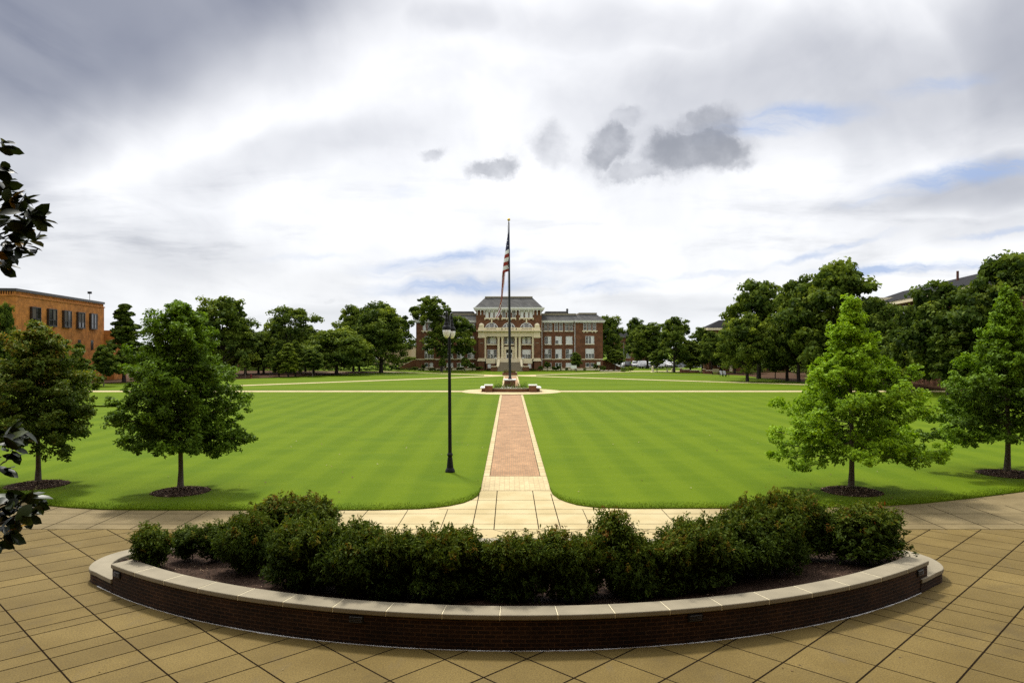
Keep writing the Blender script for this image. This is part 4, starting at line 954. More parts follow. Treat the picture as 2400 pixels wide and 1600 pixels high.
for grp, bl in (((455,540,622),.97),((762,850,942),0),((1090,1177,1257),.97)):
    for a in grp: window(hall, cx6(a), cx6(a+62), 12.78, 14.5, YC, 1, bl, sill=False)
    c_ = (grp[0]+grp[2]+62)/2
    part('sill', CREAM, lambda m: [m.box(cx6(c_-135),cx6(c_+135),YC-.3,YC-.002,12.5,12.77)] + [m.box(cx6(c_+o-12),cx6(c_+o+12),YC-.22,YC-.003,12.28,12.5) for o in (-123,-42,42,123)] + [m.box(cx6(c_-13),cx6(c_+13),YC-.2,YC-.004,11.55,12.5)])
    # half round window
    xc = cx6(c_); R_ = 1.58; zb = 10.05; f = MB(); n = 20
    for k in range(n):
        a0, a1 = math.pi*k/n, math.pi*(k+1)/n
        f.add([(xc+R_*math.cos(a0),YC-.1,zb+R_*math.sin(a0)),(xc+(R_-.16)*math.cos(a0),YC-.1,zb+(R_-.16)*math.sin(a0)),(xc+(R_-.16)*math.cos(a1),YC-.1,zb+(R_-.16)*math.sin(a1)),(xc+R_*math.cos(a1),YC-.1,zb+R_*math.sin(a1))],[(0,3,2,1)])
    for o in (-.62,.62): f.box(xc+o-.09,xc+o+.09,YC-.1,YC-.01,zb,zb+math.sqrt(R_*R_-.5))
    for o in (-1.05,-.3,0,.3,1.05): f.box(xc+o-.025,xc+o+.025,YC-.08,YC-.01,zb,zb+math.sqrt(max(.1,(R_-.1)**2-o*o)))
    for zz in (.45,.85): f.box(xc-1.15,xc+1.15,YC-.08,YC-.012,zb+zz-.025,zb+zz+.025)
    fo = f.build('arched_window', WHITE, hall)
    p = MB(); p.add([(xc+(R_-.02)*math.cos(math.pi*k/n),YC-.03,zb+(R_-.02)*math.sin(math.pi*k/n)) for k in range(n+1)], [tuple(range(n+1))]); p.build('pane', GLASS, fo)
# portico
YP = 177.8
part('entablature', CREAM, lambda m: (m.box(cx6(440),cx6(1338),YP+.1,YC-.002,z6(852),z6(772)), m.box(cx6(330),cx6(445),YP-.12,YC-.003,z6(880),z6(772)), m.box(cx6(1335),cx6(1450),YP-.12,YC-.003,z6(880),z6(772)),
     m.box(cx6(322),cx6(452),YP-.25,YC-.004,z6(868),z6(852)), m.box(cx6(1328),cx6(1458),YP-.25,YC-.004,z6(868),z6(852))))
part('cornice', CREAM, lambda m: (m.box(cx6(300),cx6(1480),YP-.7,YC-.005,z6(756),z6(742)), m.box(cx6(318),cx6(1462),YP-.4,YC-.006,z6(771),z6(756)), *[m.box(cx6(340+k*38)-.08,cx6(340+k*38)+.08,YP-.6,YP-.41,z6(764),z6(757)) for k in range(30)]))
part('balustrade', CREAM, lambda m: [m.box(cx6(440),cx6(1340),YP+.1,YP+.4,z6(700),z6(690)), m.box(cx6(440),cx6(1340),YP+.1,YP+.4,z6(741),z6(733))] + [m.box(cx6(q),cx6(q)+.16,YP+.17,YP+.33,z6(733),z6(700)) for q in range(450,1335,21)] + [m.box(cx6(q-26),cx6(q+26),YP+.05,YP+.45,z6(733),z6(700)) for q in (455,680,740,775,1000,1035,1090,1325)])
for q in (387,1395):
    o = part('finial_block', CREAM, lambda m: (m.box(cx6(q-58),cx6(q+58),YP-.1,YP+1.2,z6(741),z6(692)), m.box(cx6(q-44),cx6(q+44),YP+.0,YP+1.1,z6(692),z6(672))))
    b_ = MB(); cz = z6(656); b_.lathe([(.02,cz-.62)] + [(.62*math.sin(math.pi*k/8), cz-.62*math.cos(math.pi*k/8)) for k in range(1,8)] + [(.02,cz+.62)], 14, (cx6(q),YP+.5,0)); b_.build('ball', CREAM, o, smooth=True)
    part('pier', BRICK, lambda m: m.box(cx6(q-55),cx6(q+55),YP,YC-.007,-.05,z6(880)))
    part('pier_base', CREAM, lambda m: (m.box(cx6(q-62),cx6(q+62),YP-.15,YC-.008,z6(1275),z6(1245)), m.box(cx6(q-74),cx6(q+74),YP-.25,YC-.009,z6(1300),z6(1275))))
    part('plaque', STONE, lambda m: m.box(cx6(q-28),cx6(q+28),YP-.05,YP-.001,z6(975),z6(962)))
for q in (455,1320): part('pilaster', CREAM, lambda m: (m.box(cx6(q-18),cx6(q+18),YP+.3,YC-.01,z6(1260),z6(870)), m.box(cx6(q-24),cx6(q+24),YP+.2,YC-.011,z6(869.5),z6(853))))
for q in (695,765,1010,1080):
    z0, z1 = z6(1248), z6(853); c = MB()
    c.lathe([(.42,z0),(.42,z0+.18),(.34,z0+.25),(.33,z0+1),(.32,z0+2.4),(.275,z1-.75),(.29,z1-.72),(.28,z1-.66),(.38,z1-.2),(.44,z1-.12)], 16, (cx6(q),YP+.75,0)); c.box(cx6(q)-.42,cx6(q)+.42,YP+.33,YP+1.17,z1-.119,z1-.004); c.build('column', CREAM, hall)
for a in (492,805,1122): 
    window(hall, cx6(a), cx6(a+163), z6(988), z6(862), YC, 3, [rng.choice((0,.9)) for _ in range(3)], sill=False)
    part('sill', CREAM, lambda m: m.box(cx6(a-16),cx6(a+179),YC-.45,YC-.002,z6(1008),z6(990)))
for a in (495,1125): window(hall, cx6(a), cx6(a+160), z6(1262), z6(1090), YC, 3, [0,.5,0] if a < 900 else [.5,.5,.5], sill=False)
part('podium', CREAM, lambda m: (m.box(cx6(470),cx6(1308),YP+.05,YC-.012,z6(1340),z6(1250)-.01), ))
for qa, qb in ((472,640),(1140,1306)): part('podium_base', BRICK, lambda m: m.box(cx6(qa),cx6(qb),YP+.1,YC-.013,-.05,z6(1340)-.004))
for a in (500,1228): window(hall, cx6(a), cx6(a+58), z6(1425), z6(1352), YP+.1, 1, .9, muntin=False, sill=False)
d_ = part('door_surround', CREAM, lambda m: (m.box(cx6(795),cx6(833),YC-.4,YC-.002,z6(1250),z6(1060)), m.box(cx6(947),cx6(985),YC-.4,YC-.002,z6(1250),z6(1060)), m.box(cx6(795),cx6(985),YC-.42,YC-.003,z6(1088),z6(1062)),
     m.add([(cx6(785),YC-.45,z6(1060)),(cx6(995),YC-.45,z6(1060)),(cx6(970),YC-.45,z6(1035)),(cx6(810),YC-.45,z6(1035))],[(0,1,2,3)]), *[m.box(cx6(787),cx6(835),YC-.48,YC-.4,z6(1240-44*k),z6(1216-44*k)) for k in range(4)], *[m.box(cx6(945),cx6(992),YC-.48,YC-.4,z6(1240-44*k),z6(1216-44*k)) for k in range(4)]))
part('transom', DGLASS, lambda m: m.box(cx6(835),cx6(945),YC-.1,YC-.004,z6(1150),z6(1092)))
dr = part('door', WHITE, lambda m: m.box(cx6(835),cx6(945),YC-.14,YC-.005,z6(1312),z6(1152)))
for a in (846,900): part('door_pane', GLASS, lambda m: m.box(cx6(a),cx6(a+34),YC-.16,YC-.141,z6(1245),z6(1175)), parent=dr)
def steps(m):
    n = 13; zt = 2.05
    for k in range(n): 
        f = k/n; y0 = 172.6+5.1*f; w0 = 2.95-.65*f; m.box(-w0+.12, w0+.12, y0, YP+.04, zt*k/n-.02*(k==0), zt*(k+1)/n)
STEP = M_simple('weathered_steps', (.24,.20,.13), .9, var=.2, scale=2)
part('steps', STEP, steps)
part('handrail', BLACK, lambda m: m.tube([(-.02,172.8,.9),(-.02,177.6,2.95)], .025, 6))
for s in (-1,1):
    def cheek(m):
        x0, x1 = .12+s*2.35, .12+s*2.95; vs = []
        for x in (min(x0,x1)-.0, max(x0,x1)): vs += [(x+s*.25,175.2,-.02),(x,YP+.03,-.02),(x,YP+.03,2.75),(x+s*.0,177.2,2.75),(x+s*.25,175.2,1.15)]
        m.add(vs, [(0,1,2,3,4),(9,8,7,6,5),(0,5,6,1),(1,6,7,2),(2,7,8,3),(3,8,9,4),(4,9,5,0)])
    part('cheek_wall', CREAM, cheek)
    part('stair_pier', BRICK, lambda m: m.box(.12+s*3.7-.75, .12+s*3.7+.75, 173.2, 175.0, -.05, 1.1))
    part('stair_pier_cap', CREAM, lambda m: m.box(.12+s*3.7-.8, .12+s*3.7+.8, 173.1, 175.1, 1.1, 1.22))
for q, lab in ((640,'left square headed lantern on the stair pier of the brick hall'),(1140,'right square headed lantern on the stair pier of the brick hall')):
    r = thing('stair_lantern', lab, 'lantern', (cx6(q)*.965, 174.2, 1.22), 'stair lanterns')
    m = MB(); m.lathe([(.09,0),(.06,.08),(.05,1.7),(.08,1.75)], 10); m.build('post', BLACK, r)
    m = MB(); m.box(-.28,.28,-.28,.28,1.76,1.98); m.build('lantern_head', WHITE, r)
# ramps walls at the ends of the hall
for s, lab in ((-1,'low sloping brick stair wall at the left end of the hall'),(1,'low sloping brick stair wall at the right end of the hall')):
    m = MB(); xa, xb = s*22.8, s*27.5
    m.add([(xa,183,-.05),(xb,183,-.05),(xb,183,.6),(xa+s*.8,183,2.5),(xa,183,2.5),(xa,183.5,-.05),(xb,183.5,-.05),(xb,183.5,.6),(xa+s*.8,183.5,2.5),(xa,183.5,2.5)], [(0,1,2,3,4),(9,8,7,6,5),(0,5,6,1),(1,6,7,2),(2,7,8,3),(3,8,9,4),(4,9,5,0)])
    r = thing('stair_wall', lab, 'wall'); m.build('brickwork', BRICK, r)
    c = MB(); c.add([(xa+s*.8,182.95,2.51),(xb,182.95,.61),(xb,183.55,.61),(xa+s*.8,183.55,2.51),(xa+s*.8,182.95,2.61),(xb,182.95,.71),(xb,183.55,.71),(xa+s*.8,183.55,2.61)], [(0,3,2,1),(4,5,6,7),(0,1,5,4),(1,2,6,5),(2,3,7,6),(3,0,4,7)]); c.build('coping', CREAM, r)
# ------------------------------------------------------------------ orange brick building on the left (local x runs away along its long face)
ob = thing('orange_brick_building', 'flat roofed orange brick building with dark bay windows behind the left trees', 'building', (-64.5,97,0), rz=math.atan2(.988,-.156))
def opart(name, mat, fn, parent=ob, **kw): m = MB(); fn(m); return m.build(name, mat, parent, **kw)
# local frame: +x away from the viewer, +y to the left of that (into the building), face at y = 0
opart('wall', OBRICK, lambda m: m.box(0,30.1,0,40,-.1,12.28))
opart('ledge', OBRICK, lambda m: (m.box(-.12,30.22,-.12,40,12.284,12.46), m.box(-.06,30.16,-.06,40,12.464,12.5)))
opart('slat_band', OBRICK, lambda m: [m.box(.30,29.8,.30,39.7,12.504,12.92)] + [m.box(x,x+.12,0,.295,12.504,12.92) for x in np.arange(.02,30.0,.30)] + [m.box(0.0,.295,y,y+.12,12.504,12.92) for y in np.arange(.34,39.5,.30)] )
opart('band_recess', BLACK, lambda m: m.box(.26,29.9,.26,39.8,12.52,12.90))
opart('coping', BRONZE, lambda m: m.box(-.10,30.2,-.10,40,12.924,13.28))
BB = M_simple('brown_blind', (.075,.062,.05), .8); GB = M_simple('grey_blind', (.10,.09,.075), .8)
for k in range(5):
    x0 = 3.75+5.0*k; m = MB(); z0, z1 = 8.72, 11.1; W_ = 2.55; pj = .38
    m.box(x0,x0+W_,-pj,0,z0-.2,z0); m.box(x0,x0+W_,-pj,0,z1-.12,z1)
    for x in (x0, x0+W_/2-.07, x0+W_-.14): m.box(x,x+.14,-pj,-.2,z0,z1-.12)
    m.box(x0+.15,x0+W_/2-.08,-pj+.02,-.21,9.45,9.53); m.box(x0+W_/2+.08,x0+W_-.15,-pj+.02,-.21,9.45,9.53)
    f = m.build('bay_window', BRONZE, ob); p = MB(); p.box(x0+.02,x0+W_-.02,-.30,-.005,z0+.01,z1-.13); pn = p.build('pane', DGLASS, f)
    if k in (0,2,3): p = MB(); p.box(x0+.16,x0+W_/2-.09,-.312,-.302,9.55,z1-.13); p.build('blind', BB, f)
    if k in (1,3): p = MB(); p.box(x0+W_/2+.1,x0+W_-.4,-.312,-.302,9.55,z1-.13); p.build('blind', GB, f)
    opart('slot_window', DGLASS, lambda m: m.box(x0+.65,x0+1.75,-.02,.2,5.15,6.75))
    opart('slot_window', DGLASS, lambda m: m.box(x0+.65,x0+1.75,-.02,.2,1.2,2.3))
opart('annex_wall', OBRICK, lambda m: m.box(30.12,36,-1.6,30,-.1,8.3))
opart('annex_coping', OBRICK, lambda m: m.box(30.13,36.1,-1.7,30,8.304,8.5))
opart('roof_camera', BLACK, lambda m: (m.lathe([(.12,13.28),(.04,13.32),(.04,14.35),(.05,14.4)], 8, (25.6,.6,0)), m.box(25.35,25.85,.35,.85,14.4,14.75)))
# far right: long hall with a hipped roof above the oaks
rb_ = thing('long_roofed_building', 'long dark hip roofed brick building with pale eaves above the oaks at far right', 'building', (78.5,150,0), rz=math.atan2(-.98,-.20))
def rpart(name, mat, fn): m = MB(); fn(m); return m.build(name, mat, rb_)
rpart('wall', BRICK, lambda m: m.box(-2,60,-8,9,-.1,12.7))
rpart('eaves', CREAM, lambda m: m.box(-2.8,60.8,-9,10,12.7,13.3))
rpart('band', CREAM, lambda m: m.box(-2.2,60.2,-8.2,9.2,9.7,10.3))
def hip(m):
    m.add([(-3,-9.1,13.305),(61,-9.1,13.305),(61,10.1,13.305),(-3,10.1,13.305),(3,0,16.7),(54,0,16.7)], [(0,3,2,1),(0,1,5,4),(1,2,5),(2,3,4,5),(3,0,4)])
rpart('roof', DROOF, hip)
rpart('dormer', CREAM, lambda m: (m.box(11,16,-8.2,-2.5,13.31,14.7),))
rpart('roof_stack', M_simple('rusty_metal', (.10,.035,.02), .8), lambda m: m.box(37,37.28,-2.4,-2.12,15.6,17.3))
for k in range(10):
    m = MB(); x0 = 1+5.8*k; m.box(x0,x0+2.2,-8.1,-8,10.6,12.4); f = m.build('window', WHITE, rb_); p = MB(); p.box(x0+.15,x0+2.05,-8.13,-8.101,10.75,12.25); p.build('pane', GLASS, f)
# right middle: brick building with dark hip roof and white windows behind the trees
mb = thing('hip_roofed_building', 'brick building with dark hip roof and tall white windows behind the right trees', 'building', (0,0,0))
def mpart(name, mat, fn): m = MB(); fn(m); return m.build(name, mat, mb)
x0, x1 = PX(1662,172), PX(1850,172)
mpart('wall', BRICK, lambda m: m.box(x0,x1,172,177.9,-.1,9.6)); mpart('eaves', CREAM, lambda m: m.box(x0-.5,x1+.5,171.4,178.4,9.6,10.1))
mpart('roof', DROOF, lambda m: frustum(m, (x0-.5,x1+.5,171.4,178.4), (x0+3.2,x1-4,174.5,175.5), 10.1, 12.0))
mpart('upper_wall', BRICK, lambda m: m.box(x0+3.6,x0+9,171.9,174,10.1,11.2)); 
for px in (1681,1690,1727,1758,1800): 
    xa = PX(px,172); window(mb, xa, xa+1.3, 1.1, 3.2, 172, 2, 0, sill=False); window(mb, xa, xa+1.3, 5.2, 7.4, 172, 2, 0, sill=False)
mpart('pilaster', CREAM, lambda m: m.box(PX(1708,172),PX(1715,172),171.4,172,-.1,4.2))
# white trimmed low building glimpsed left under the trees
lb = thing('low_brick_building', 'low dark brick building with white window frames glimpsed under the left trees', 'building', (0,0,0))
m = MB(); m.box(PX(470,195),PX(760,195),195,210,-.1,7.0); m.build('wall', BRICK, lb)
m = MB(); m.box(PX(465,195),PX(765,195),194.4,210.5,7.0,7.4); m.build('eaves', WHITE, lb)
for px in (570,595,616,640,660): xa = PX(px,195); window(lb, xa, xa+1.6, 1.0, 3.0, 195, 2, 0, sill=True)
tb = thing('tan_building', 'pale tan building seen through the trunks left of the hall', 'building', (0,0,0))
m = MB(); m.box(PX(800,235),PX(965,235),235,245,-.1,6.0); m.build('wall', M_simple('tan_wall', (.45,.32,.20), .8, var=.3, scale=.4), tb)
m = MB(); m.box(PX(798,235),PX(967,235),234.4,245.5,6.0,6.5); m.build('eaves', WHITE, tb)
for px in (842,858,874,912): xa = PX(px,235); window(tb, xa, xa+1.5, 1.2, 3.2, 235, 2, 0, sill=False)
rb2 = thing('grey_roofed_building', 'grey roof of a distant building between the hall and the round trees', 'building', (0,0,0))
m = MB(); m.box(PX(1440,290),PX(1520,290),290,305,-.1,9.5); m.build('wall', BRICK, rb2)
m = MB(); frustum(m, (PX(1436,290),PX(1524,290),289,306), (PX(1448,290),PX(1512,290),296,300), 9.5, 12.2); m.build('roof', DROOF, rb2)
wh = window(rb2, PX(1465,290), PX(1477,290), 1.5, 4.6, 290, 3, 0, sill=False)

# ------------------------------------------------------------------ background trees: a few crowns, grown once and copied
def round_lobes(rng, R, H, base, n=26, top=1.0, spread=1.0):
    L = [((0,0,base+(H-base)*.35), R*.62), ((0,0,base+(H-base)*.60), R*.60), ((0,0,base+(H-base)*.78), R*.45)]
    for k in range(n):
        t = (k+.5)/n; z = base + (H-base)*(.10+.80*t); pr = math.sin(math.pi*min(1,(.24+.70*t)))**.6 * (1 if t < .5 else 1-.25*(t-.5))
        a = k*2.4 + rng.normal(0,.3); r = R*pr*rng.uniform(.42,.74)*spread
        L.append(((r*math.cos(a), r*math.sin(a), z), R*rng.uniform(.27,.44)))
    return L
def cone_lobes(rng, R, H, base, n=26):
    L = []
    for k in range(n):
        t = (k+.5)/n; z = base + (H-base)*t*.97; pr = (1-t)**.8*.86+.05; a = k*2.4+rng.normal(0,.3); r = R*pr*rng.uniform(.25,.78)
        L.append(((r*math.cos(a), r*math.sin(a), z), R*(.16+.26*(1-t))))
    return L + [((0,0,H*.97), R*.13)]
def tree_proto(seed, kind_, R, H, base, sub, per, size, keep=.06, bark=DBARK, tr=.3, spread=1.0, lobes=None, flat=.75, mat=DLEAF, var=.16):
    rng = np.random.default_rng(seed); root = thing('tree', 'tree', 'tree', (0,0,-60))
    L = lobes or (round_lobes(rng, R, H, base, spread=spread) if kind_ == 'round' else cone_lobes(rng, R, H, base))
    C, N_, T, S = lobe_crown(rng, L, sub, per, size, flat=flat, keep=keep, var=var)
    tk = MB(); tk.tube([(0,0,-.3),(.05*R*.2,0,base*.6),(0,.03*R,base+(H-base)*.35),(0,0,base+(H-base)*.75)], [tr*1.3,tr,tr*.7,tr*.15], 9)
    for (c, r) in L[2::2]: tk.tube([(0,0,base*.8+.25*(c[2]-base)), (c[0]*.5,c[1]*.5,(base+c[2])*.5+.1*H*.1), c], [tr*.42,tr*.25,tr*.07], 5)
    t_ = tk.build('trunk', bark, root, smooth=True); f = leaf_obj('crown', C, N_, S, T, mat, root, rng, width=.36, fold=.15)
    rq = np.percentile(np.abs(C[:,0]), 98.5); hq = np.percentile(C[:,2], 99.6)
    return dict(root=root, kids=[(t_, []), (f, [])], R=float(rq), H=float(hq))
PR = {
 'r1': tree_proto(101,'round',5.5,13,1.9,12,56,.50), 'r2': tree_proto(102,'round',5.5,13,1.6,12,56,.50, spread=1.12, keep=.10), 'r3': tree_proto(103,'round',5.5,13,2.0,12,54,.48, spread=1.05, keep=.08),
 'open': tree_proto(104,'round',5.5,13,2.2,11,50,.46, keep=.26, spread=1.25),
 'broad': tree_proto(105,'round',6.5,8.5,1.2,13,60,.46, spread=1.15, keep=.03),
 'c1': tree_proto(106,'cone',2.6,7.5,1.3,10,48,.32, tr=.12), 'c2': tree_proto(107,'cone',3.0,11,1.5,11,50,.40, tr=.18),
 'y1': tree_proto(108,'round',1.5,4.6,1.7,8,36,.22, tr=.05, keep=.15, bark=BARK), 'y2': tree_proto(109,'round',1.6,4.6,1.1,9,40,.22, tr=.06, bark=BARK),
 'willow': tree_proto(110,'round',5.5,10,1.5,13,64,.38, spread=1.1, keep=.02, flat=1.0),
 'hd': None,
}
# two oaks in one silhouette before the hall: a high left lobe and a broad lower crown
def hall_tree_lobes():
    P = [(1010,728,24),(1000,712,17),(1028,716,20),(1044,735,15),(988,742,18),(978,728,12),(1005,755,22),(1030,760,22),(1055,760,20),(1075,757,18),(1090,772,18),(1045,785,24),(1072,795,26),(1095,805,18),(1025,800,24),(1015,820,20),(1045,825,22),(1078,825,20),(1100,822,12),(1035,775,22),(1058,808,26),(1030,785,24),(1012,742,18),(1085,790,22),(1068,770,18),(1052,832,20)]
    rg = random.Random(4); Z = 171.0
    return [((PX(px,Z)-PX(1034.6,Z), rg.uniform(-2.2,2.2), PZ(py,Z)), r/F*Z*1.12) for px,py,r in P]
PR['hd'] = tree_proto(111,'round',7,17,3,14,64,.50, lobes=hall_tree_lobes(), keep=.05)
T = [ # name, label, px, Z, top py, halfwidth px, proto, tone
 ('oak_tree','dark tree at the extreme left edge in front of the orange building',8,92,712,30,'r2',-.10),
 ('small_tree','dark bushy tree low at the left edge under the taller dark one',10,90,778,34,'r1',-.14),
 ('conical_tree','dark pointed tree between the orange building and the rounded young oak',291,118,712,50,'c2',-.06),
 ('small_tree','small dark tree in front of the slot windows of the orange building',187,100,805,26,'c1',-.04),
 ('sapling','thin trunked sapling at the far corner of the orange building',243,105.5,812,28,'y2',-.06),
 ('oak_tree','tall open crowned oak just right of the rounded young oak',522,140,698,72,'r2',-.02),
 ('oak_tree','dense dark oak filling the space below and right of the open crowned oak',575,152,772,52,'r1',-.04),
 ('oak_tree','wide oak with split top midway along the left tree line',680,157,720,66,'open',.02),
 ('small_tree','bushy mid green tree under the split topped oak',618,153,790,44,'r3',-.02),
 ('oak_tree','dark lower tree right of the split topped oak',735,158,782,46,'r1',-.06),
 ('oak_tree','dark oak behind the staked saplings, under the tall open crowned one',548,153,768,42,'r3',-.05),
 ('oak_tree','leafy oak low in the tree line between the two staked saplings',606,158,778,40,'r1',-.03),
 ('oak_tree','leafy oak closing the gap behind the yellow green pointed tree',668,165,768,44,'r2',-.04),
 ('oak_tree','leafy oak closing the gap left of the dome shaped tree',716,168,764,40,'r3',-.03),
 ('oak_tree','small crowned oak between the dome shaped tree and the elm',842,172,792,36,'r1',-.06),
 ('spreading_tree','broad dome shaped tree with yellowish right flank left of the hall',788,150,772,80,'broad',.05),
 ('maple_tree','upright bright green tree peeping over the left end of the feathery elm',828,166,718,44,'r3',.06),
 ('elm_tree','large feathery grey green elm beside the left end of the hall',893,163,711,76,'willow',-.02),
 ('sapling','staked sapling with pale trunk at the left lawn edge, left one of two',574.6,133,832,13,'y1',.08),
 ('sapling','staked sapling with pale trunk at the left lawn edge, right one of two',632.6,137,830,15,'y1',.06),
 ('conical_tree','narrow dark pointed tree right of the staked saplings',654,140,799,17,'c1',-.08),
 ('conical_tree','yellow green pointed tree standing out in the left tree line',676,138,804,24,'c1',.22),
 ('conical_tree','slim light tipped tree behind the yellow green one',692,142,798,17,'c1',.08),
 ('small_tree','dark roundish small tree left of the broad dome shaped tree',732,140,820,24,'y2',-.08),
 ('small_tree','light green tree in the gap between the elm and the hall',962,215,836,26,'y2',.12),
 ('oak_tree','big dark double crowned oak standing before the left wing of the hall',1034.6,171,None,None,'hd',-.04),
 ('sapling','thin sapling with bare pale stem before the left wing near the oak',1037,163,838,8,'y1',.0),
 ('sapling','thin sapling with bare pale stem just left of the hall portico',1090,163,838,11,'y1',-.04),
 ('small_tree','small round headed tree before the right wing of the hall',1350,171,826,13,'y2',-.02),
 ('small_tree','rounded small tree just past the right corner of the hall',1442,182,819,21,'y2',.05),
 ('oak_tree','tall tree rising directly behind the right corner of the hall',1425,222,741,36,'r2',-.04),
 ('oak_tree','distant tree top between the hall and the round headed pair',1488,250,746,25,'r3',-.08),
 ('oak_tree','thick round headed tree behind the parked cars, left of a pair',1518,198,758,44,'r1',.0),
 ('oak_tree','taller oak with sturdy trunk on the lawn, right of the round headed tree',1580,166,745,42,'r3',-.02),
 ('small_tree','little tree with drooping crown left of the sturdy trunked oak',1540,168,822,18,'y2',.02),
 ('conical_tree','bright green pointed tree on the lawn beside the sturdy trunked oak',1618,168,799,29,'c1',.14),
 ('oak_tree','dark tree in front of the hip roofed building, left one',1646,175,768,32,'r2',-.10),
 ('oak_tree','dark tree in front of the hip roofed building, right one',1690,168,782,34,'r1',-.08),
 ('oak_tree','leafy oak hiding the left wall of the hip roofed building',1668,160,778,30,'r3',-.03),
 ('oak_tree','low leafy oak before the middle of the hip roofed building',1722,158,786,42,'r2',-.05),
 ('oak_tree','tall full oak where the right tree mass begins to rise',1778,132,658,76,'r3',.02),
 ('willow_oak','paler soft textured tree leaning out below the tall full oak',1752,121,736,62,'willow',.06),
 ('oak_tree','dark oak behind the left side of the bright young oak',1872,119,650,62,'r1',-.03),
 ('oak_tree','highest domed oak behind the bright young oak',1962,112,618,100,'r2',-.04),
 ('oak_tree','low dark oak under the domed oak, left of the bright young oak',1845,122,752,58,'r1',-.08),
 ('oak_tree','dark filler oak directly behind the bright young oak',1945,114,748,66,'r3',-.08),
 ('oak_tree','oak on the right flank of the domed oak, below the long roof',2062,104,702,56,'r1',-.05),
 ('small_tree','small dark tree alone on the pine straw at the right lawn edge',1817,131,817,27,'y2',-.10),
 ('oak_tree','oak in front of the long roofed building, left of the widest one',2132,92,718,50,'r2',-.08),
 ('oak_tree','widest dark oak in front of the long roofed building',2225,86,664,96,'r1',-.08),
 ('oak_tree','highest dark oak at the right edge of the picture',2372,80,594,112,'r2',-.10),
 ('oak_tree','low dark tree under the oaks, between the two right young oaks',2110,97,782,66,'r3',-.08),
 ('oak_tree','low bushy oak behind the young oak at the right edge',2262,82,752,76,'r1',-.09),
 ('oak_tree','dark bushy oak filling the right edge below the highest oak',2392,76,742,72,'r3',-.10),
]
rr = random.Random(12)
for (nm, lab, px, Z, ty, hw, pk, tone) in T:
    P_ = PR[pk]
    if pk == 'hd': scl = (1,1,1); loc = (PX(px,Z),Z,0)
    else:
        R = hw/F*Z; H = PZ(ty,Z); scl = (R/P_['R'], R/P_['R'], H/P_['H']*.985); loc = (PX(px,Z), Z, 0.03)
    r = dup(P_['root'], P_['kids'], loc, 0 if pk == 'hd' else rr.uniform(0,6.28), scl, lab, 'background trees'); r.name = nm
    for c in children(r):
        if c.name.startswith('crown'): c['tone'] = tone
for P_ in PR.values():
    for c, _s in P_['kids']: bpy.data.objects.remove(c)
    bpy.data.objects.remove(P_['root'])
# far-off wood closing the horizon: one mass
rng = np.random.default_rng(55); Ls = []
for k in range(230):
    a = rad(-58 + 116*k/229 + rng.normal(0,.3)); D = rng.uniform(290,330); h = rng.uniform(6.0,9.5); Ls.append(((D*math.sin(a), D*math.cos(a), h*.45), h*.62))
C,N_,Tt,S = lobe_crown(rng, Ls, 7, 26, 1.1, flat=.8); o = leaf_obj('far_woods', C, N_, S, Tt, DLEAF, None, rng, width=.4); o['kind'] = 'stuff'; o['tone'] = -.06; tag(o, 'far-off wood closing the horizon behind the buildings', 'woods')
# shade under the old trees at either side: understorey mass
Ls = []
for k in range(60): Ls.append(((rng.uniform(54,82), rng.uniform(118,150), rng.uniform(.6,2.0)), rng.uniform(1.2,2.2)))
for k in range(36): y = rng.uniform(164,170); Ls.append(((PX(rng.uniform(1770,1880),y), y, rng.uniform(.4,2.6)), rng.uniform(1.0,1.8)))
for k in range(80): y = rng.uniform(98,116); Ls.append(((PX(rng.uniform(1960,2420),y), y, rng.uniform(.6,3.2)), rng.uniform(1.2,2.2)))
for k in range(170):
    y = rng.uniform(176,194); Ls.append(((PX(rng.uniform(380,945),y), y, rng.uniform(.2,2.4)), rng.uniform(.8,1.5)))
C,N_,Tt,S = lobe_crown(rng, Ls, 7, 34, .3); o = leaf_obj('undergrowth', C, N_, S, Tt, DLEAF, None, rng, width=.36); o['kind'] = 'stuff'; o['tone'] = -.12; tag(o, 'dark undergrowth beneath the tall trees at both sides', 'undergrowth')
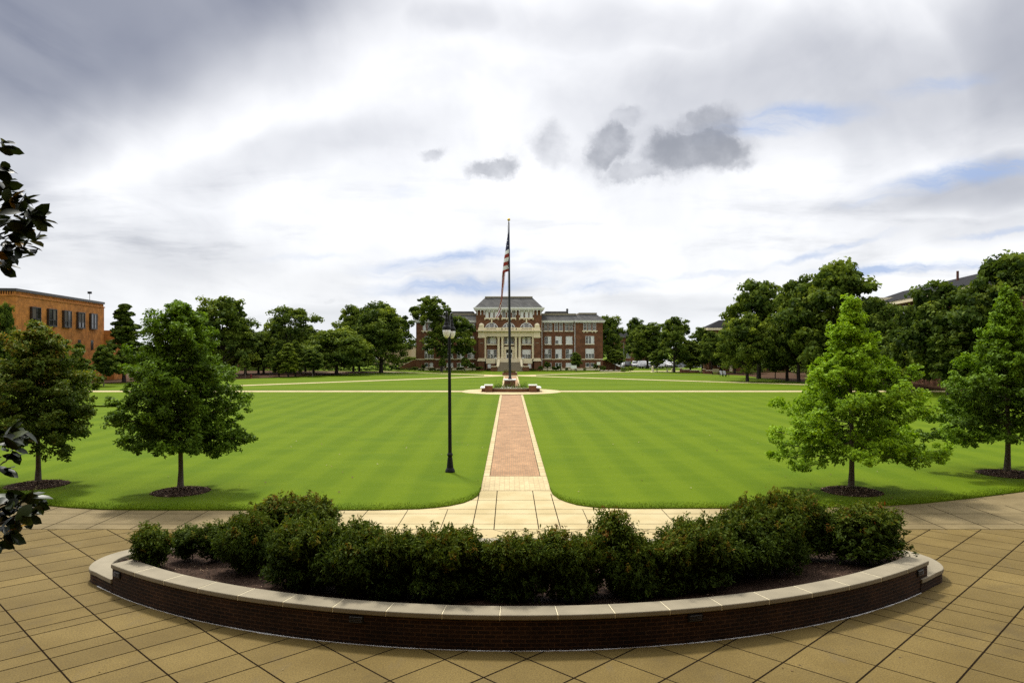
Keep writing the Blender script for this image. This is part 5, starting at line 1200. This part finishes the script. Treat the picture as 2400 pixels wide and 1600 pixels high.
# ------------------------------------------------------------------ hedges and foundation shrubs
def bush_proto(seed, rx, h, n=7):
    rng = np.random.default_rng(seed); root = thing('bush', 'bush', 'bush', (0,0,-60))
    L = [((rng.uniform(-.5,.5)*rx, rng.uniform(-.5,.5)*rx, h*rng.uniform(.35,.6)), rx*rng.uniform(.4,.6)) for _ in range(n)]
    C,N_,T_,S = lobe_crown(rng, L, 8, 30, .16, flat=h/rx*.6); f = leaf_obj('foliage', C, N_, S, T_, DLEAF, root, rng, width=.36)
    st = MB(); st.tube([(0,0,-.1),(0,0,h*.6)], [.05,.02], 6); s_ = st.build('stem', DBARK, root); return root, [(f,[]),(s_,[])], rx, h
BP = [bush_proto(201,.9,1.1), bush_proto(202,.9,1.2), bush_proto(203,.55,1.9,8)]
BL = [ # px, Z, top py, halfwidth px, proto, tone, label
 (972,176,858,9,0,-.10,'rounded dark bush at the left corner of the hall'),(992,176,852,6,2,-.12,'upright dark bush left of the basement windows of the left wing'),(985,175,863,12,1,-.12,'low bush left of the upright one at the hall'),
 (1013,175,862,11,0,-.12,'low dark bush under the left wing of the hall, left of the oak trunk'),(1027,176,864,8,1,-.1,'low bush beside the oak trunk at the hall'),(1052,176,862,8,0,-.12,'low bush right of the oak trunk at the hall'),
 (1083,175,859,13,1,-.1,'wide dark bush below the left wing basement window'),(1107,174,848,9,2,-.14,'tall dark evergreen bush left of the portico'),(1123,174,857,10,2,-.10,'tufted bush between the tall evergreen and the stairs'),
 (1142,175,865,7,0,-.15,'flat dark bush at the left of the hall stairs'),(1249,175,864,9,0,-.14,'flat dark bush at the right of the hall stairs'),(1264,173,856,9,1,-.12,'round dark bush where the right wing begins'),
 (1283,174,843,8,2,-.10,'tall dark evergreen bush before the right wing'),(1304,174,856,12,0,-.14,'wide dark bush under the right wing windows'),(1327,174,861,5,1,-.06,'small round bush left of the white notice board'),
 (1371,174,862,5,1,.05,'tiny green bush right of the white notice board'),(1396,173,850,6,2,-.12,'pointed dark bush under the last windows of the right wing'),(1413,172,856,8,0,-.10,'round bush at the right corner of the hall'),
 (1458,176,861,10,1,.06,'low light bush right of the rounded small tree'),(1478,170,857,13,0,.10,'mounded yellowish bush right of the hall on the lawn'),(1462,168,866,8,0,.06,'low ornamental bush beside the boulders'),
]
rr = random.Random(3)
for (px, Z, ty, hw, k, tone, lab) in BL:
    root, kids, rx, h = BP[k]; s_ = hw/F*Z/rx; r = dup(root, kids, (PX(px,Z),Z,.03), rr.uniform(0,6.28), (s_,s_,PZ(ty,Z)/h), lab, 'bushes along the foot of the hall')
    for c in children(r):
        if c.name.startswith('foliage'): c['tone'] = tone
HG = [(560,740,176,873,'long clipped hedge on the left behind the saplings'),(760,985,178,871,'long clipped hedge between the dome shaped tree and the hall'),(1488,1530,196,862,'clipped hedge in front of the parked cars, left piece'),(1535,1598,196,863,'clipped hedge in front of the parked cars, right piece'),(1740,1790,150,868,'dark hedge under the tall oak on the right'),(190,260,118,882,'dark hedge at the foot of the orange building')]
for (a, b_, Z, ty, lab) in HG:
    h = max(.6, PZ(ty,Z)); xa, xb = PX(a,Z), PX(b_,Z); n = int((xb-xa)/.8)
    root = thing('hedge', lab, 'hedge', ((xa+xb)/2,Z,0)); L = [((xa-(xa+xb)/2+.8*k+rng.uniform(-.2,.2), rng.uniform(-.3,.3), h*.5), .62) for k in range(n)]
    C,N_,T_,S = lobe_crown(rng, L, 7, 24, .2, flat=h*.8); f = leaf_obj('foliage', C, N_, S, T_, DLEAF, root, rng, width=.36); f['tone'] = -.06
    st = MB()
    for k in range(0, n, 2): st.tube([(L[k][0][0],0,-.1),(L[k][0][0],0,h*.5)], [.04,.02], 5)
    st.build('stem', DBARK, root)
for root, kids, _, _ in BP:
    for c, _s in kids: bpy.data.objects.remove(c)
    bpy.data.objects.remove(root)
# ------------------------------------------------------------------ cars in the lot on the right
def car_mesh(root, paint, suv, L=4.6, W=1.85, H=1.5):
    H = 1.78 if suv else H; hw = W/2
    prof = [(-2.3,.45),(-2.28,.85),(-2.1,.98),(-1.75,1.02),(-1.35 if suv else -1.2,H-.06),(-.9,H),(.5,H),(.8,H-.08),(1.5,1.05),(2.15,.92),(2.3,.7),(2.3,.4),(1.9,.28),(-1.9,.28)]
    m = MB(); n = len(prof); vs = []
    for (y, k) in ((-hw,1),(-hw*.86,1),(hw*.86,1),(hw,1)):
        for (x, z) in prof: vs.append((x, y*(1 if z < 1.1 else .84), z))
    fs = []
    for r_ in range(3):
        for i in range(n): fs.append((r_*n+i,(r_+1)*n+i,(r_+1)*n+(i+1)%n,r_*n+(i+1)%n))
    fs += [tuple(range(n-1,-1,-1)), tuple(3*n+i for i in range(n))]; m.add(vs, fs); b_ = m.build('body', paint, root, bevel=.05)
    g_ = MB()
    for s in (-1,1):
        y = s*(hw*.84+.012); g_.add([(-1.5,s*(hw*.93),1.06),(1.3,s*(hw*.93),1.06),(.62,y,H-.14),(-1.05,y,H-.14)], [(0,1,2,3) if s < 0 else (3,2,1,0)])
    for (xa, za, xb, zb) in ((1.42,1.09,.84,H-.13),(-1.76,1.06,-1.38 if suv else -1.25,H-.12)):
        o = .03 if xa > 0 else -.03; g_.add([(xa+o,-hw*.78,za),(xa+o,hw*.78,za),(xb+o,hw*.68,zb),(xb+o,-hw*.68,zb)], [(0,1,2,3) if xa > 0 else (3,2,1,0)])
    g_.build('windows', GLASS, root)
    for x in (-1.4,1.4):
        for s in (-1,1):
            w_ = MB(); c = (x, s*(hw-.1), .33)
            ring = [(r_*math.cos(2*math.pi*k/14), r_*math.sin(2*math.pi*k/14)) for r_ in (.33,) for k in range(14)]
            w_.add([(c[0]+a, c[1]-.11, c[2]+b2) for a,b2 in ring] + [(c[0]+a, c[1]+.115, c[2]+b2) for a,b2 in ring], [tuple(range(13,-1,-1)), tuple(range(14,28))] + [(k,(k+1)%14,14+(k+1)%14,14+k) for k in range(14)])
            t_ = w_.build('wheel', BLACK, root)
            r_ = MB(); r_.add([(c[0]+a*.6, c[1]+s*.122, c[2]+b2*.6) for a,b2 in ring], [tuple(range(14)) if s < 0 else tuple(range(13,-1,-1))]); r_.build('rim', STONE, t_)
    for s in (-1,1):
        h_ = MB(); h_.box(2.24,2.315,s*.62-.16,s*.62+.16,.68,.82); h_.build('headlight', WHITE, root)
        h_ = MB(); h_.box(-2.315,-2.25,s*.66-.14,s*.66+.14,.74,.92); h_.build('tail_light', RED, root)
CW = M_simple('white_car_paint', (.78,.78,.78), .25, var=.02); CD = M_simple('dark_car_paint', (.02,.022,.028), .2, var=.1); CG = M_simple('grey_car_paint', (.22,.23,.24), .25, var=.05)
for (px, Z, mt, suv, rz, lab) in [(1456,208,CW,0,-70,'white car nearest the hall in the right parking lot'),(1471,206,CD,1,86,'black suv parked beside the white car nearest the hall'),(1491,212,CW,1,70,'white suv with dark windows right of the black suv'),(1505,214,CW,1,20,'white suv parked side on right of the other white suv'),
        (1521,214,CW,0,80,'white car half hidden by the round headed tree'),(1545,212,CW,0,30,'white car behind the hedge left of the white van'),(1561,214,CW,1,12,'large white van behind the right hedge'),(1575,212,CW,0,60,'white car just left of the sturdy oak trunk'),(1589,214,CD,0,75,'dark car right of the sturdy oak trunk'),(1601,212,CG,0,20,'grey car under the bright green pointed tree'),(1616,214,CW,0,80,'white car at the right end of the parked row')]:
    r = thing('parked_car', lab, 'car', (PX(px,Z), Z, .0), 'cars in the right parking lot', rad(rz)); car_mesh(r, mt, suv)
    if 'van' in lab: r.scale = (1.1,1.05,1.25)
# lot lamp pole
r = thing('lot_light_pole', 'slender grey light pole behind the small tree right of the hall', 'light pole', (PX(1462,200),200,0)); m = MB(); m.lathe([(.14,0),(.10,.5),(.07,7.0)],8); m.build('pole', M_simple('grey_metal', (.3,.31,.32), .5, .5), r); m = MB(); m.box(-.8,.8,-.12,.12,7.0,7.18); m.build('lamp_head', BLACK, r)
# boards, stone posts, low walls, chairs
def board(px0, px1, Z, y0, y1, lab, cat, mat, name='notice_board'):
    xa, xb = PX(px0,Z), PX(px1,Z); za, zb = PZ(y1,Z), PZ(y0,Z); r = thing(name, lab, cat, ((xa+xb)/2,Z,0)); h = (xb-xa)/2
    m = MB(); m.box(-h,h,-.05,.05,max(za,.15),zb); m.build('panel', mat, r)
    for s in (-1,1): m = MB(); m.box(s*h*.9-.05,s*h*.9+.05,.052,.13,-.05,zb+.05); m.build('post', BLACK, r)
board(1338,1351.5,170,856,863.5,'low white board standing on the lawn edge before the right wing','board',WHITE)
board(1399,1407,172,848,855,'white board against the right corner of the hall','board',WHITE)
board(1670,1685,150,864,872,'weathered tan sign panel at the right lawn edge near the lounge chairs','sign',M_simple('tan_panel',(.30,.25,.15),.8,var=.3,scale=2),'sign_panel')
board(789,800,182,864,869,'small tan sign panel by the hedge left of the hall','sign',M_simple('cream_panel',(.55,.42,.22),.8),'sign_panel')
for (px, Z, w_, y0, lab) in [(1529.6,166,.55,857,'pale carved stone post beside the tree trunk on the right lawn'),(1564,168,.4,864,'short tan stone post left of the sturdy oak trunk'),(1575.5,170,.5,863,'tan stone post touching the sturdy oak trunk')]:
    h = PZ(y0,Z); r = thing('stone_post', lab, 'stone post', (PX(px,Z),Z,0)); m = MB(); m.lathe([(w_*.62,-.05),(w_*.62,.15),(w_*.5,.2),(w_*.42,h*.6),(w_*.36,h*.72),(w_*.44,h*.8),(w_*.3,h*.93),(.05,h)], 10); m.build('shaft', CREAM, r); m = MB(); m.box(-w_*.8,w_*.8,-w_*.8,w_*.8,-.06,.1); m.build('plinth', CREAM, r)
for (a, b_, Z, y0, lab) in [(1599,1613,163,865,'low brick wall with pale coping left of the bright pointed tree'),(1616,1638,163,867,'low brick wall with pale coping right of the bright pointed tree'),(1653,1668,158,867,'low brick wall beside the tan sign panel')]:
    xa, xb = PX(a,Z), PX(b_,Z); h = PZ(y0,Z); r = thing('low_wall', lab, 'wall', ((xa+xb)/2,Z,0)); hh = (xb-xa)/2
    m = MB(); m.box(-hh,hh,-.25,.25,-.05,h-.12); m.build('brickwork', BRICK, r); m = MB(); m.box(-hh-.08,hh+.08,-.33,.33,h-.116,h); m.build('coping', CREAM, r)
    m = MB(); m.box(-hh-.5,-hh-.09,-.3,.3,-.05,h+.15); m.build('end_pier', BRICK, r); m = MB(); m.box(-hh-.56,-hh-.03,-.36,.36,h+.154,h+.26); m.build('pier_cap', CREAM, r)
def lounge(px, Z, rz, lab):
    r = thing('lounge_chair', lab, 'chair', (PX(px,Z),Z,.06), 'lounge chairs on the right lawn edge', rad(rz)); W2 = M_simple('grey_white_wood',(.6,.6,.62),.6)
    m = MB(); m.obox((0,0,.36),(1,0,0),(0,math.cos(.25),-math.sin(.25)),(0,math.sin(.25),math.cos(.25)),.30,.30,.02); m.build('seat', BLACK, r)
    m = MB(); m.obox((0,.48,.72),(1,0,0),(0,math.cos(1.2),math.sin(1.2)),(0,-math.sin(1.2),math.cos(1.2)),.30,.42,.02); m.build('backrest', W2, r)
    for s in (-1,1):
        m = MB(); m.box(s*.38-.06,s*.38+.06,-.38,.42,.55,.58); m.build('armrest', BLACK, r)
        m = MB(); m.box(s*.36-.03,s*.36+.03,-.36,-.28,0,.549); m.build('leg', BLACK, r); m = MB(); m.box(s*.36-.03,s*.36+.03,.36,.44,0,.549); m.build('leg', BLACK, r)
lounge(1694.5,141,35,'lounge chair with pale back on the right lawn edge, left one of the pair'); lounge(1702,140,25,'lounge chair with pale back on the right lawn edge, right one of the pair')
r = thing('fire_hydrant', 'small dark red hydrant at the left lawn edge between the staked saplings', 'hydrant', (PX(588.5,134),134,.03)); m = MB(); m.lathe([(.16,0),(.16,.05),(.11,.08),(.11,.5),(.14,.53),(.14,.57),(.09,.68),(.03,.74)], 12); m.build('barrel', M_simple('red_enamel',(.20,.02,.015),.5), r); m = MB(); m.tube([(-.2,0,.4),(.2,0,.4)],.06,8); m.build('nozzle', BLACK, r)
rr = random.Random(21)
for (px, lab) in ((1411,'pale boulder right of the corner bush of the hall'),(1421,'small pale boulder by the rounded tree, left one'),(1432,'pale boulder right at the trunk of the rounded tree'),(1445,'small pale boulder right of the rounded tree'),(1455,'pale boulder at the edge of the yellowish bush')):
    Z = 170; m = MB(); a = .32+rr.random()*.2; m.lathe([(a*.9,0),(a,.12),(a*.8,.3),(a*.4,.42),(.04,.45)], 9); q = m.build('boulder', STONE, None); q.location = (PX(px,Z),Z,.03); q.scale = (1.5,1,.9); tag(q, lab, 'boulder', 'boulders right of the hall')
# unseen tall building and columned porch, added behind the camera to shade the foreground
m = MB(); m.box(-62,62,-20,-3.2,-.1,27); m.box(-9,9,-3.19,1.2,-.1,3.85); m.box(-41,41,-3.19,8.0,11.6,13.2); [m.lathe([(.5,-.1),(.5,.3),(.42,.4),(.36,11.0),(.5,11.4),(.5,11.6)], 14, (sx_*x_, 7.3, 0)) for sx_ in (-1,1) for x_ in (11.5, 19, 26.5, 34)]; o = kind(m.build('shading_building', BRICK), 'structure')
